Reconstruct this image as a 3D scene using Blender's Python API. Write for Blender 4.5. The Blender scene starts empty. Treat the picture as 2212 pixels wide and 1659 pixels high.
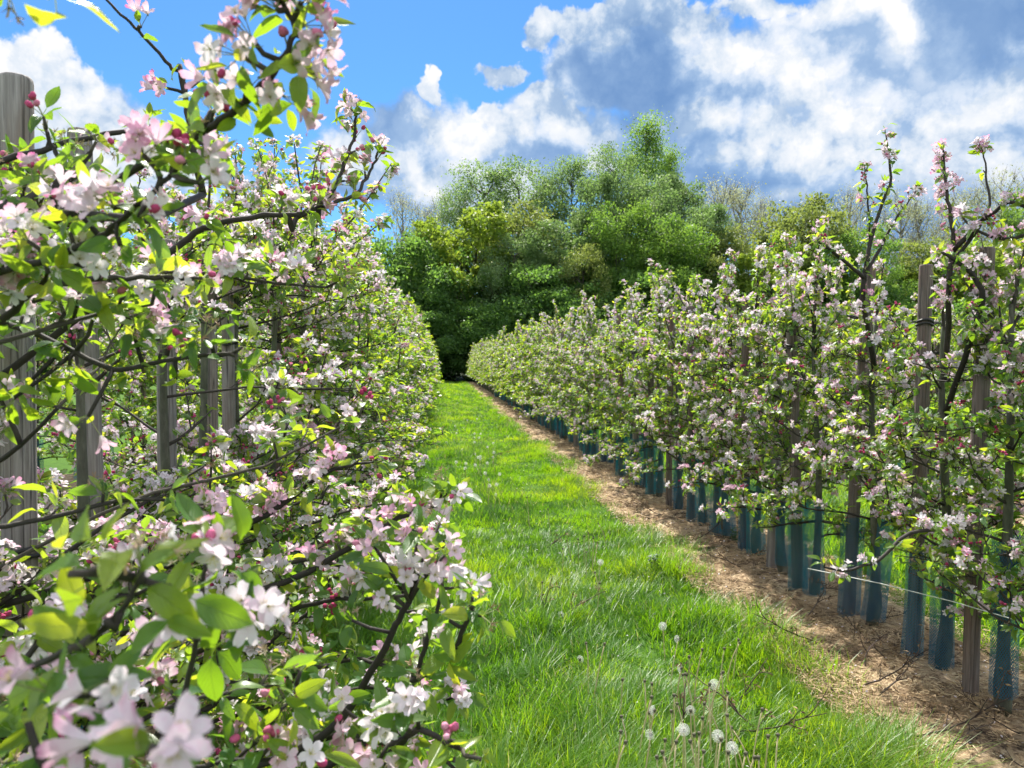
import bpy, math, random
import numpy as np
from math import radians as RD, sin, cos, pi

# =====================================================================
# CAMERA / EXPOSURE
# =====================================================================
S = bpy.context.scene
COL = S.collection
CAMZ = 1.6
YAW = math.atan(72 / 768.0)
PITCH = -math.atan(23 / 768.0)
cam_d = bpy.data.cameras.new('camera')
cam = bpy.data.objects.new('camera', cam_d)
COL.objects.link(cam)
cam_d.sensor_width = 36
cam_d.lens = 27
cam_d.clip_start = 0.02
cam_d.clip_end = 3000
cam.location = (0, 0, CAMZ)
cam.rotation_euler = (pi / 2 + PITCH, 0, -YAW)
cam_d.dof.use_dof = True
cam_d.dof.focus_distance = 3.0
cam_d.dof.aperture_fstop = 8.0
S.camera = cam
S.view_settings.view_transform = 'Standard'
S.view_settings.look = 'None'
S.view_settings.exposure = 1.12
S.view_settings.gamma = 1.0
cy = S.cycles
cy.max_bounces = 7
cy.diffuse_bounces = 3
cy.glossy_bounces = 2
cy.transmission_bounces = 5
cy.transparent_max_bounces = 24
cy.caustics_reflective = False
cy.caustics_refractive = False
cy.sample_clamp_indirect = 6
cy.use_denoising = True
cy.use_adaptive_sampling = True
cy.adaptive_threshold = 0.02

FW = np.array([sin(YAW) * cos(PITCH), cos(YAW) * cos(PITCH), sin(PITCH)])
RT = np.array([cos(YAW), -sin(YAW), 0.0])
UP = np.cross(RT, FW)
CAM = np.array([0, 0, CAMZ])


def P(u, v, d):
    """world point seen at photo position (u, v of 2212 x 1659) at distance d"""
    x = (u * 1024 / 2212 - 512) / 768
    y = (384 - v * 768 / 1659) / 768
    return CAM + (FW + RT * x + UP * y) * d


# =====================================================================
# WORLD : Nishita sky + procedural clouds laid out by compass direction
# =====================================================================
SUN_EL = RD(54)
SUN_AZ = RD(-5)      # to the right of the row direction (+Y)
w = bpy.data.worlds.new('World')
S.world = w
w.use_nodes = True
NT = w.node_tree
NT.nodes.clear()


class G:
    """small helper to write node graphs"""
    def __init__(s, nt):
        s.nt = nt

    def n(s, t, **k):
        nd = s.nt.nodes.new(t)
        for a, b in k.items():
            setattr(nd, a, b)
        return nd

    def put(s, sock, v):
        if v is None:
            return
        if isinstance(v, bpy.types.NodeSocket):
            s.nt.links.new(v, sock)
        else:
            sock.default_value = v

    def m(s, op, a, b=None, c=None, clamp=False):
        nd = s.n('ShaderNodeMath', operation=op, use_clamp=clamp)
        for i, v in enumerate((a, b, c)):
            s.put(nd.inputs[i], v)
        return nd.outputs[0]

    def v(s, op, a, b=None, out=0):
        nd = s.n('ShaderNodeVectorMath', operation=op)
        s.put(nd.inputs[0], a)
        s.put(nd.inputs[1], b)
        return nd.outputs[out]

    def mix(s, f, a, b, blend='MIX'):
        nd = s.n('ShaderNodeMix', data_type='RGBA', blend_type=blend)
        s.put(nd.inputs[0], f)
        s.put(nd.inputs[6], a)
        s.put(nd.inputs[7], b)
        return nd.outputs[2]

    def ramp(s, f, stops, interp='LINEAR'):
        nd = s.n('ShaderNodeValToRGB')
        nd.color_ramp.interpolation = interp
        el = nd.color_ramp.elements
        while len(el) < len(stops):
            el.new(0.5)
        for e, (p, c) in zip(el, stops):
            e.position = p
            e.color = c if len(c) == 4 else (*c, 1)
        s.put(nd.inputs[0], f)
        return nd.outputs[0]

    def noise(s, vec, scale, detail=4, rough=0.5, dist=0.0, out=0, lac=2.0):
        nd = s.n('ShaderNodeTexNoise')
        s.put(nd.inputs['Vector'], vec)
        nd.inputs['Scale'].default_value = scale
        nd.inputs['Detail'].default_value = detail
        nd.inputs['Roughness'].default_value = rough
        nd.inputs['Lacunarity'].default_value = lac
        nd.inputs['Distortion'].default_value = dist
        return nd.outputs[out]

    def mr(s, v, a, b, c=0.0, d=1.0, smooth=False):
        nd = s.n('ShaderNodeMapRange', interpolation_type='SMOOTHSTEP' if smooth else 'LINEAR')
        s.put(nd.inputs[0], v)
        for i, q in enumerate((a, b, c, d)):
            s.put(nd.inputs[1 + i], q)
        return nd.outputs[0]


def azel(u, v):
    p = P(u, v, 1) - CAM
    p = p / np.linalg.norm(p)
    return math.atan2(p[0], p[1]), math.asin(p[2])


# (u, v, radius u, radius v) of each cloud heap in the photograph's frame, turned into azimuth / elevation
WHITE = [
    (40, 150, 120, 80), (130, 215, 85, 65), (205, 175, 28, 42), (20, 250, 190, 80), (105, 80, 40, 26), (250, 300, 130, 60),
    (330, 330, 150, 60), (720, 330, 50, 40),
    (930, 205, 24, 36), (1075, 152, 55, 22), (930, 285, 60, 35), (1050, 240, 42, 38), (1110, 265, 60, 30), (1180, 210, 60, 38), (1245, 250, 60, 40), (1290, 300, 55, 38),
    (1000, 300, 90, 32), (870, 340, 70, 32), (960, 390, 130, 36), (1300, 340, 60, 20),
    (1165, 60, 45, 48), (1235, 32, 55, 36), (1370, 18, 95, 36), (1485, 50, 75, 36), (1330, 65, 50, 30),
    (1540, 125, 65, 30), (1620, 140, 75, 42), (1690, 165, 65, 38), (1750, 210, 65, 48), (1795, 270, 75, 58), (1865, 280, 75, 42), (1740, 320, 75, 46), (1815, 352, 75, 36),
    (1640, 22, 115, 28), (1830, 14, 75, 25), (1915, 60, 30, 52),
    (1500, 262, 82, 38), (1665, 282, 72, 32), (1595, 335, 62, 32),
    (2170, 170, 65, 48), (2075, 245, 48, 35), (2120, 352, 115, 46), (2030, 290, 60, 40), (1990, 385, 95, 36), (1690, 425, 80, 20), (60, 420, 200, 70),
]
GREY = [
    (90, 260, 160, 100), (950, 355, 260, 95), (1200, 310, 160, 100), (1380, 130, 180, 90), (1620, 230, 260, 120),
    (1900, 230, 350, 200), (2150, 330, 420, 220), (2000, 60, 260, 110), (1700, 350, 330, 110), (2300, 150, 300, 220), (60, 330, 300, 120),
    (1550, 380, 200, 40),
]
g = G(NT)
tc = g.n('ShaderNodeTexCoord').outputs['Generated']
nrm = g.v('NORMALIZE', tc)
sx = g.n('ShaderNodeSeparateXYZ')
g.put(sx.inputs[0], nrm)
az = g.m('ARCTAN2', sx.outputs[0], sx.outputs[1])
el = g.m('ARCSINE', sx.outputs[2])
cx = g.n('ShaderNodeCombineXYZ')
g.put(cx.inputs[0], az)
g.put(cx.inputs[1], el)
ae = cx.outputs[0]
BIAS = 0.28
# ragged edges: the position is stirred by noise before the heaps are measured
wn = g.noise(ae, 7.0, 5, 0.6, out=1)
wv = g.v('SUBTRACT', wn, (0.5, 0.5, 0.5))
wn2 = g.v('MULTIPLY', wv, (0.13, 0.10, 0.0))
aew = g.v('ADD', ae, wn2)


def heaps(lst, vec):
    out = None
    for (u, v, ru, rv) in lst:
        ru, rv = ru * 1.06, rv * 1.08
        a, e = azel(u, v)
        k = 1024 / 2212 / 768
        d = g.v('SUBTRACT', vec, (a, e, 0))
        d = g.v('MULTIPLY', d, (1 / (ru * k), 1 / (rv * k), 0))
        q = g.v('DOT_PRODUCT', d, d, out=1)
        f = g.m('SUBTRACT', 1.0, q)
        out = f if out is None else g.m('SMOOTH_MAX', out, f, 0.4)
    return out


hw = heaps(WHITE, aew)
hg = heaps(GREY, aew)


def billow(vec, scale):
    nd = g.n('ShaderNodeTexVoronoi', feature='SMOOTH_F1', voronoi_dimensions='2D', normalize=True)
    g.put(nd.inputs['Vector'], vec)
    nd.inputs['Scale'].default_value = scale
    nd.inputs['Detail'].default_value = 5
    nd.inputs['Roughness'].default_value = 0.56
    nd.inputs['Lacunarity'].default_value = 2.1
    nd.inputs['Smoothness'].default_value = 0.35
    return g.m('SUBTRACT', 1.0, nd.outputs['Distance'])


bw = g.v('ADD', ae, g.v('MULTIPLY', wv, (0.045, 0.04, 0.0)))
f1n = g.noise(ae, 11.0, 8, 0.60)
f1 = g.m('ADD', g.m('MULTIPLY', billow(bw, 15.0), 0.80), g.m('MULTIPLY', f1n, 0.45))
f1 = g.m('SUBTRACT', f1, BIAS)
f2 = g.m('SUBTRACT', g.m('ADD', g.m('MULTIPLY', billow(g.v('ADD', bw, (0.012, 0.024, 0.0)), 15.0), 0.80), g.m('MULTIPLY', g.noise(g.v('ADD', ae, (0.012, 0.024, 0.0)), 11.0, 8, 0.60), 0.45)), BIAS)
f4 = f2
f3 = g.noise(ae, 4.5, 6, 0.6)
dw = g.m('ADD', hw, g.m('MULTIPLY', g.m('SUBTRACT', f1, 0.50), 3.4))
dg = g.m('ADD', hg, g.m('ADD', g.m('MULTIPLY', g.m('SUBTRACT', f3, 0.5), 1.8), g.m('MULTIPLY', g.m('SUBTRACT', f1, 0.5), 2.2)))
mw = g.mr(dw, 0.0, 0.42, smooth=True)
mg = g.mr(dg, -0.45, 0.15, smooth=True)
# mask of the unseen clouds added out of view as fill light
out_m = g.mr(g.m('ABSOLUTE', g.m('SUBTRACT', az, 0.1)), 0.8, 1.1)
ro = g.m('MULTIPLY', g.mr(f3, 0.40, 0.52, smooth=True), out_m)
relief = g.m('ADD', g.m('SUBTRACT', f1, f2), g.m('MULTIPLY', g.m('SUBTRACT', f1, f4), 0.8))
lit = g.mr(relief, -0.20, 0.26)
litb = g.mr(f3, 0.38, 0.62)
litm = g.m('ADD', g.m('MULTIPLY', lit, 0.65), g.m('MULTIPLY', litb, 0.35), clamp=True)
ccol = g.mix(litm, (0.20, 0.26, 0.39, 1), (0.57, 0.57, 0.58, 1))
gcol = g.mix(litb, (0.10, 0.165, 0.31, 1), (0.26, 0.32, 0.44, 1))
sky = g.n('ShaderNodeTexSky', sky_type='NISHITA')
sky.sun_disc = False
sky.sun_elevation = SUN_EL
sky.sun_rotation = SUN_AZ
sky.air_density = 1.0
sky.dust_density = 0.3
sky.ozone_density = 3.0
SKYK = 0.070
skyc = g.v('MULTIPLY', sky.outputs[0], (SKYK * 0.41, SKYK * 0.76, SKYK * 1.08))
body = g.m('MAXIMUM', g.m('MULTIPLY', mw, 1.0), g.m('MULTIPLY', mg, 0.93))
wh = g.mr(g.m('ADD', hw, g.m('ADD', g.m('MULTIPLY', g.m('SUBTRACT', f1, 0.5), 2.2), g.m('MULTIPLY', g.m('SUBTRACT', f3, 0.5), 1.6))), -1.6, 1.05)
f6 = g.noise(ae, 4.2, 7, 0.6, 0.3)
sh = g.m('ADD', g.m('ADD', g.m('MULTIPLY', wh, 0.76), g.m('MULTIPLY', g.m('SUBTRACT', f6, 0.44), 2.0)), g.m('MULTIPLY', g.m('SUBTRACT', litm, 0.5), g.mr(wh, 0.0, 0.5, 0.55, 0.95)))
sh = g.mr(sh, -0.42, 1.20)
cc = g.ramp(sh, [(0.0, (0.080, 0.145, 0.270)), (0.25, (0.120, 0.190, 0.310)), (0.45, (0.185, 0.255, 0.360)), (0.66, (0.325, 0.37, 0.43)), (0.95, (0.462, 0.466, 0.476))])
c2 = g.mix(body, skyc, cc)
# extra bright clouds, unseen, added beside and behind the viewer for fill light
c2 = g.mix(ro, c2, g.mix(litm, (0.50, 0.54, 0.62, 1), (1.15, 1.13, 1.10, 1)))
lp = g.mr(sx.outputs[2], -0.02, 0.0)
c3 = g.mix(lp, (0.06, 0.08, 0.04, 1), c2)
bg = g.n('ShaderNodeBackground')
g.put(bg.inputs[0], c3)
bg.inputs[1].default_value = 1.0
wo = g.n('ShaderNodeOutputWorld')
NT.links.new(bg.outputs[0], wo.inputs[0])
w.cycles.sampling_method = 'MANUAL'
w.cycles.sample_map_resolution = 512

sl = bpy.data.lights.new('sun', 'SUN')
sl.energy = 5.0
sl.angle = RD(1.5)
sl.color = (1.0, 0.95, 0.86)
so = bpy.data.objects.new('sun', sl)
COL.objects.link(so)
so.rotation_euler = (pi / 2 - SUN_EL, 0, pi - SUN_AZ)
# =====================================================================
# HELPERS
# =====================================================================


def tag(o, label=None, cat=None, group=None, kind=None):
    if label: o['label'] = label
    if cat: o['category'] = cat
    if group: o['group'] = group
    if kind: o['kind'] = kind
    return o


def empty(name, loc, rz=0.0, sc=1.0):
    o = bpy.data.objects.new(name, None)
    COL.objects.link(o)
    o.location = loc
    o.rotation_euler = (0, 0, rz)
    o.scale = (sc, sc, sc)
    o.empty_display_size = 0.1
    return o


def copy_tree(root, loc=None, rz=None, sc=None):
    r = root.copy()
    COL.objects.link(r)
    for k in ('label', 'group'):
        if k in r: del r[k]
    if loc is not None: r.location = loc
    if rz is not None: r.rotation_euler = (0, 0, rz)
    if sc is not None: r.scale = (sc, sc, sc) if not hasattr(sc, '__len__') else sc
    for ch in list(root.children):
        c = ch.copy()
        COL.objects.link(c)
        c.parent = r
        for gch in list(ch.children):
            d = gch.copy()
            COL.objects.link(d)
            d.parent = c
    return r


class Tpl:
    """template: verts (n,3), faces, per face material, per vertex tint, uv"""
    def __init__(s, v, f, mi=None, tint=None, uv=None):
        s.v = np.array(v, float)
        s.loops = np.array([i for q in f for i in q], np.int64)
        s.sizes = np.array([len(q) for q in f], np.int64)
        s.mi = np.array(mi if mi is not None else [0] * len(f), np.int64)
        s.tint = np.array(tint if tint is not None else [0.0] * len(s.v), float)
        s.uv = np.array(uv if uv is not None else [(0, 0)] * len(s.v), float)


def join_tpl(ts):
    v, f, mi, ti, uv = [], [], [], [], []
    for t in ts:
        b = len(v)
        v += list(map(tuple, t.v))
        k = 0
        for sz in t.sizes:
            f.append([int(i) + b for i in t.loops[k:k + sz]])
            k += sz
        mi += list(t.mi)
        ti += list(t.tint)
        uv += list(map(tuple, t.uv))
    return Tpl(v, f, mi, ti, uv)


def xf_tpl(t, M, off=(0, 0, 0)):
    c = Tpl(t.v @ np.array(M).T + np.array(off), [], None, t.tint, t.uv)
    c.loops, c.sizes, c.mi = t.loops, t.sizes, t.mi
    return c


class Batch:
    def __init__(s):
        s.V, s.L, s.Z, s.M, s.R, s.T, s.UV = [], [], [], [], [], [], []
        s.n = 0

    def add(s, t, B, pos, rnd, mat=None):
        """B (N,3,3) rows = images of x,y,z axes; pos (N,3); rnd (N,)"""
        N = len(pos)
        if N == 0: return
        nv = len(t.v)
        v = np.einsum('vk,nkj->nvj', t.v, B) + pos[:, None, :]
        s.V.append(v.reshape(-1, 3))
        off = (np.arange(N) * nv + s.n)[:, None]
        s.L.append((t.loops[None, :] + off).reshape(-1))
        s.Z.append(np.tile(t.sizes, N))
        s.M.append(np.tile(t.mi if mat is None else np.full_like(t.mi, mat), N))
        s.R.append(np.repeat(rnd, nv))
        s.T.append(np.tile(t.tint, N))
        s.UV.append(np.tile(t.uv, (N, 1)))
        s.n += N * nv

    def raw(s, v, f, rnd=0.5, mi=0, uv=None):
        t = Tpl(v, f, [mi] * len(f), None, uv)
        s.add(t, np.eye(3)[None], np.zeros((1, 3)), np.array([rnd]))

    def tube(s, pts, rad, sides=6, rnd=0.5, mi=0, cap=True, uvs=None):
        pts = np.array(pts, float)
        n = len(pts)
        rad = np.broadcast_to(np.array(rad, float), (n,))
        d = np.gradient(pts, axis=0)
        d /= np.linalg.norm(d, axis=1)[:, None] + 1e-9
        ref = np.array([0, 0, 1.0]) if abs(d[0][2]) < 0.9 else np.array([1.0, 0, 0])
        V = []
        a = np.arange(sides) * 2 * pi / sides
        acc = np.concatenate([[0], np.cumsum(np.linalg.norm(np.diff(pts, axis=0), axis=1))])
        uv = []
        for i in range(n):
            x = np.cross(d[i], ref)
            x /= np.linalg.norm(x) + 1e-9
            y = np.cross(d[i], x)
            ref = np.cross(x, d[i])
            V.append(pts[i] + rad[i] * (np.cos(a)[:, None] * x + np.sin(a)[:, None] * y))
            uv += [(k / sides, acc[i]) for k in range(sides)]
        V = np.concatenate(V)
        F = []
        for i in range(n - 1):
            for k in range(sides):
                k2 = (k + 1) % sides
                F.append((i * sides + k, i * sides + k2, (i + 1) * sides + k2, (i + 1) * sides + k))
        if cap:
            F.append(tuple((n - 1) * sides + k for k in range(sides)))
            F.append(tuple(reversed(range(sides))))
        s.raw(V, F, rnd, mi, uv)

    def build(s, name, mats, parent=None, off=None, smooth=True):
        me = bpy.data.meshes.new(name)
        V = np.concatenate(s.V)
        if off is not None: V = V - np.array(off)
        L = np.concatenate(s.L)
        Z = np.concatenate(s.Z)
        me.vertices.add(len(V))
        me.vertices.foreach_set('co', V.astype(np.float32).ravel())
        me.loops.add(len(L))
        me.loops.foreach_set('vertex_index', L.astype(np.int32))
        me.polygons.add(len(Z))
        me.polygons.foreach_set('loop_start', np.concatenate([[0], np.cumsum(Z)[:-1]]).astype(np.int32))
        me.polygons.foreach_set('material_index', np.concatenate(s.M).astype(np.int32))
        me.polygons.foreach_set('use_smooth', np.full(len(Z), smooth))
        a = me.attributes.new('rnd', 'FLOAT', 'POINT')
        a.data.foreach_set('value', np.concatenate(s.R).astype(np.float32))
        a = me.attributes.new('tint', 'FLOAT', 'POINT')
        a.data.foreach_set('value', np.concatenate(s.T).astype(np.float32))
        uv = me.uv_layers.new(name='UVMap')
        uv.data.foreach_set('uv', np.concatenate(s.UV)[L].astype(np.float32).ravel())
        me.update(calc_edges=True)
        for m in (mats if isinstance(mats, (list, tuple)) else [mats]):
            me.materials.append(m)
        o = bpy.data.objects.new(name, me)
        COL.objects.link(o)
        if parent is not None: o.parent = parent
        return o


def unit(v):
    v = np.asarray(v, float)
    return v / (np.linalg.norm(v, axis=-1, keepdims=True) + 1e-9)


def basis(y, up, roll, sx_, sy_, sz_):
    """rows: x,y,z axes scaled; y = pointing direction, z = roughly up"""
    y = unit(y)
    x = unit(np.cross(y, up))
    z = np.cross(x, y)
    c, s_ = np.cos(roll)[:, None], np.sin(roll)[:, None]
    x2 = x * c + z * s_
    z2 = -x * s_ + z * c
    return np.stack([x2 * sx_[:, None], y * sy_[:, None], z2 * sz_[:, None]], axis=1)


def vnoise(x, y, sc, seed=0):
    """value noise on numpy arrays"""
    r = np.random.RandomState(seed)
    tab = r.rand(256, 256)
    X, Y = x / sc + 1000, y / sc + 1000
    xi, yi = np.floor(X).astype(int), np.floor(Y).astype(int)
    fx, fy = X - xi, Y - yi
    fx, fy = fx * fx * (3 - 2 * fx), fy * fy * (3 - 2 * fy)
    q = lambda a, b: tab[a % 256, b % 256]
    return (q(xi, yi) * (1 - fx) + q(xi + 1, yi) * fx) * (1 - fy) + (q(xi, yi + 1) * (1 - fx) + q(xi + 1, yi + 1) * fx) * fy


# =====================================================================
# MATERIALS
# =====================================================================


def newmat(name):
    m = bpy.data.materials.new(name)
    m.use_nodes = True
    m.node_tree.nodes.clear()
    g = G(m.node_tree)
    out = g.n('ShaderNodeOutputMaterial')
    return m, g, out


def attr(g, name):
    return g.n('ShaderNodeAttribute', attribute_name=name).outputs['Fac']


def leafy(name, top_stops, back, trans, tr=0.45, rough=0.45, spec=0.5, veins=False, bump=0.0):
    """thin leaf: reflects its top or pale underside colour and lets light through"""
    m, g, out = newmat(name)
    r = attr(g, 'rnd')
    col = g.ramp(r, top_stops)
    geo = g.n('ShaderNodeNewGeometry')
    if back is not None:
        col = g.mix(geo.outputs['Backfacing'], col, (*back, 1))
    tcol = g.ramp(r, trans)
    if veins:
        mt = g.noise(g.n('ShaderNodeTexCoord').outputs['Object'], 130, 3, 0.6)
        col = g.mix(g.mr(mt, 0.35, 0.7, 0.0, 0.35), col, (0.03, 0.06, 0.015, 1))
    nv = None
    if veins:
        uvn = g.n('ShaderNodeUVMap').outputs[0]
        s_ = g.n('ShaderNodeSeparateXYZ')
        g.put(s_.inputs[0], uvn)
        ax = g.m('ABSOLUTE', g.m('SUBTRACT', s_.outputs[0], 0.5))
        mid = g.mr(ax, 0.0, 0.035, 1.0, 0.0)
        ph = g.m('SUBTRACT', g.m('MULTIPLY', s_.outputs[1], 8.0), g.m('MULTIPLY', ax, 7.0))
        sv = g.m('ABSOLUTE', g.m('SUBTRACT', g.m('FRACT', ph), 0.5))
        side = g.mr(sv, 0.0, 0.12, 0.6, 0.0)
        vv = g.m('MAXIMUM', mid, side)
        col = g.mix(g.m('MULTIPLY', vv, 0.16), col, (0.22, 0.30, 0.10, 1))
        tcol = g.mix(g.m('MULTIPLY', vv, 0.32), tcol, (0.15, 0.25, 0.02, 1))
        bp = g.n('ShaderNodeBump')
        bp.inputs['Strength'].default_value = 0.5
        bp.inputs['Distance'].default_value = 0.002
        g.put(bp.inputs['Height'], g.m('MULTIPLY', vv, -1.0))
        nv = bp.outputs[0]
    p = g.n('ShaderNodeBsdfPrincipled')
    g.put(p.inputs['Base Color'], col)
    p.inputs['Roughness'].default_value = rough
    p.inputs['Specular IOR Level'].default_value = spec
    t = g.n('ShaderNodeBsdfTranslucent')
    g.put(t.inputs[0], tcol)
    if nv is not None:
        g.put(p.inputs['Normal'], nv)
        g.put(t.inputs['Normal'], nv)
    mx = g.n('ShaderNodeMixShader')
    mx.inputs[0].default_value = tr
    g.put(mx.inputs[1], p.outputs[0])
    g.put(mx.inputs[2], t.outputs[0])
    g.put(out.inputs[0], mx.outputs[0])
    return m


M = {}
APPLE_TOP = [(0.0, (0.025, 0.085, 0.025)), (0.45, (0.055, 0.15, 0.030)), (0.8, (0.14, 0.25, 0.03)), (1.0, (0.25, 0.33, 0.05))]
APPLE_TR = [(0.0, (0.13, 0.30, 0.015)), (0.5, (0.32, 0.52, 0.015)), (1.0, (0.72, 0.76, 0.03))]
M['leaf'] = leafy('apple_leaf', APPLE_TOP, (0.27, 0.36, 0.22), APPLE_TR, 0.52, 0.36, 0.65, veins=True)


def petal_mat():
    m, g, out = newmat('apple_petal')
    r = attr(g, 'rnd')
    t = attr(g, 'tint')      # 0 at claw .. 1 at tip
    geo = g.n('ShaderNodeNewGeometry')
    white = (0.80, 0.75, 0.79, 1)
    pink = (0.72, 0.32, 0.52, 1)
    deep = (0.58, 0.12, 0.34, 1)
    st = g.noise(g.n('ShaderNodeTexCoord').outputs['Object'], 420, 3, 0.6)
    r = g.m('ADD', r, g.m('MULTIPLY', g.m('SUBTRACT', st, 0.5), 0.7), clamp=True)
    fr = g.mix(g.m('MULTIPLY', g.mr(r, 0.30, 0.95), g.mr(t, 0.1, 1.0, 0.35, 1.0)), white, pink)
    bk = g.mix(g.mr(r, 0.1, 1.0), (0.80, 0.66, 0.74, 1), deep)
    bk = g.mix(g.mr(t, 0.0, 0.9), (0.78, 0.74, 0.74, 1), bk)
    col = g.mix(geo.outputs['Backfacing'], fr, bk)
    p = g.n('ShaderNodeBsdfPrincipled')
    g.put(p.inputs['Base Color'], col)
    p.inputs['Roughness'].default_value = 0.6
    p.inputs['Specular IOR Level'].default_value = 0.25
    tr = g.n('ShaderNodeBsdfTranslucent')
    g.put(tr.inputs[0], col)
    mx = g.n('ShaderNodeMixShader')
    mx.inputs[0].default_value = 0.42
    g.put(mx.inputs[1], p.outputs[0])
    g.put(mx.inputs[2], tr.outputs[0])
    g.put(out.inputs[0], mx.outputs[0])
    return m


M['petal'] = petal_mat()


def plain(name, stops, rough=0.7, spec=0.3, noise=None, bump=None, attr_name='rnd'):
    m, g, out = newmat(name)
    col = g.ramp(attr(g, attr_name), stops)
    tcn = g.n('ShaderNodeTexCoord').outputs['Object']
    p = g.n('ShaderNodeBsdfPrincipled')
    if noise:
        sc, amt = noise
        nz = g.noise(tcn, sc, 5, 0.6)
        col = g.mix(g.mr(nz, 0.3, 0.7, 0.0, amt), col, (0.01, 0.012, 0.008, 1))
    if bump:
        bp = g.n('ShaderNodeBump')
        bp.inputs['Strength'].default_value = bump[1]
        bp.inputs['Distance'].default_value = bump[2]
        g.put(bp.inputs['Height'], g.noise(tcn, bump[0], 5, 0.6))
        g.put(p.inputs['Normal'], bp.outputs[0])
    g.put(p.inputs['Base Color'], col)
    p.inputs['Roughness'].default_value = rough
    p.inputs['Specular IOR Level'].default_value = spec
    g.put(out.inputs[0], p.outputs[0])
    return m


M['stamen'] = plain('stamen', [(0, (0.45, 0.40, 0.12)), (1, (0.62, 0.50, 0.20))], 0.7)
M['bud'] = plain('bud', [(0, (0.36, 0.03, 0.10)), (0.6, (0.55, 0.09, 0.22)), (1, (0.70, 0.34, 0.44))], 0.85, 0.15, noise=(300, 0.3))
M['wither'] = plain('withered_flower', [(0, (0.30, 0.18, 0.10)), (0.5, (0.45, 0.33, 0.22)), (1, (0.50, 0.44, 0.28))], 0.8)
M['stalk'] = plain('flower_stalk', [(0, (0.16, 0.22, 0.07)), (1, (0.25, 0.24, 0.12))], 0.6)
BARK = [(0, (0.030, 0.024, 0.022)), (0.5, (0.055, 0.045, 0.040)), (1, (0.10, 0.085, 0.07))]
M['bark'] = plain('apple_bark', BARK, 0.75, 0.35, noise=(60, 0.5), bump=(90, 0.6, 0.004))


def trunk_mat():
    m, g, out = newmat('apple_trunk_bark')
    tcn = g.n('ShaderNodeTexCoord').outputs['Object']
    mp = g.v('MULTIPLY', tcn, (1, 1, 0.35))
    a = g.noise(mp, 26, 6, 0.65)
    b = g.noise(mp, 6, 3, 0.5)
    col = g.ramp(a, [(0.3, (0.035, 0.033, 0.025)), (0.5, (0.075, 0.075, 0.055)), (0.7, (0.15, 0.145, 0.11))])
    col = g.mix(g.mr(b, 0.45, 0.65, 0, 0.5), col, (0.06, 0.085, 0.035, 1))
    p = g.n('ShaderNodeBsdfPrincipled')
    g.put(p.inputs['Base Color'], col)
    p.inputs['Roughness'].default_value = 0.85
    bp = g.n('ShaderNodeBump')
    bp.inputs['Strength'].default_value = 0.7
    bp.inputs['Distance'].default_value = 0.006
    g.put(bp.inputs['Height'], a)
    g.put(p.inputs['Normal'], bp.outputs[0])
    g.put(out.inputs[0], p.outputs[0])
    return m


M['trunk'] = trunk_mat()


def wood_mat(name, lo, mid, hi, warm):
    m, g, out = newmat(name)
    tcn = g.n('ShaderNodeTexCoord').outputs['Object']
    oi = g.n('ShaderNodeObjectInfo').outputs['Random']
    off = g.n('ShaderNodeCombineXYZ')
    g.put(off.inputs[2], g.m('MULTIPLY', oi, 37.0))
    v0 = g.v('ADD', tcn, off.outputs[0])
    v = g.v('MULTIPLY', v0, (1, 1, 0.045))
    a = g.noise(v, 95, 6, 0.65, 0.6)
    b = g.noise(g.v('MULTIPLY', v0, (1, 1, 0.25)), 9, 4, 0.6, 0.4)
    col = g.ramp(a, [(0.28, lo), (0.5, mid), (0.72, hi)])
    col = g.mix(g.mr(b, 0.42, 0.66, 0, 0.75), col, (*warm, 1))
    # long drying cracks
    c = g.noise(g.v('MULTIPLY', v0, (1, 1, 0.02)), 40, 2, 0.4)
    cr = g.mr(g.m('ABSOLUTE', g.m('SUBTRACT', c, 0.5)), 0.0, 0.022, 1.0, 0.0)
    col = g.mix(g.m('MULTIPLY', cr, 0.75), col, (0.02, 0.017, 0.014, 1))
    # a knot or two
    kv = g.n('ShaderNodeTexVoronoi')
    g.put(kv.inputs['Vector'], g.v('MULTIPLY', v0, (1, 1, 0.6)))
    kv.inputs['Scale'].default_value = 6.0
    kn = g.mr(kv.outputs['Distance'], 0.06, 0.13, 1.0, 0.0)
    col = g.mix(g.m('MULTIPLY', kn, 0.7), col, (0.05, 0.035, 0.025, 1))
    p = g.n('ShaderNodeBsdfPrincipled')
    g.put(p.inputs['Base Color'], col)
    p.inputs['Roughness'].default_value = 0.85
    bp = g.n('ShaderNodeBump')
    bp.inputs['Strength'].default_value = 0.8
    bp.inputs['Distance'].default_value = 0.003
    g.put(bp.inputs['Height'], g.m('SUBTRACT', a, cr))
    g.put(p.inputs['Normal'], bp.outputs[0])
    g.put(out.inputs[0], p.outputs[0])
    return m


M['post_grey'] = wood_mat('weathered_grey_wood', (0.10, 0.09, 0.085), (0.22, 0.205, 0.20), (0.36, 0.34, 0.33), (0.17, 0.13, 0.10))
M['post_brown'] = wood_mat('weathered_brown_wood', (0.07, 0.056, 0.050), (0.14, 0.115, 0.10), (0.25, 0.215, 0.195), (0.13, 0.075, 0.055))


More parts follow.
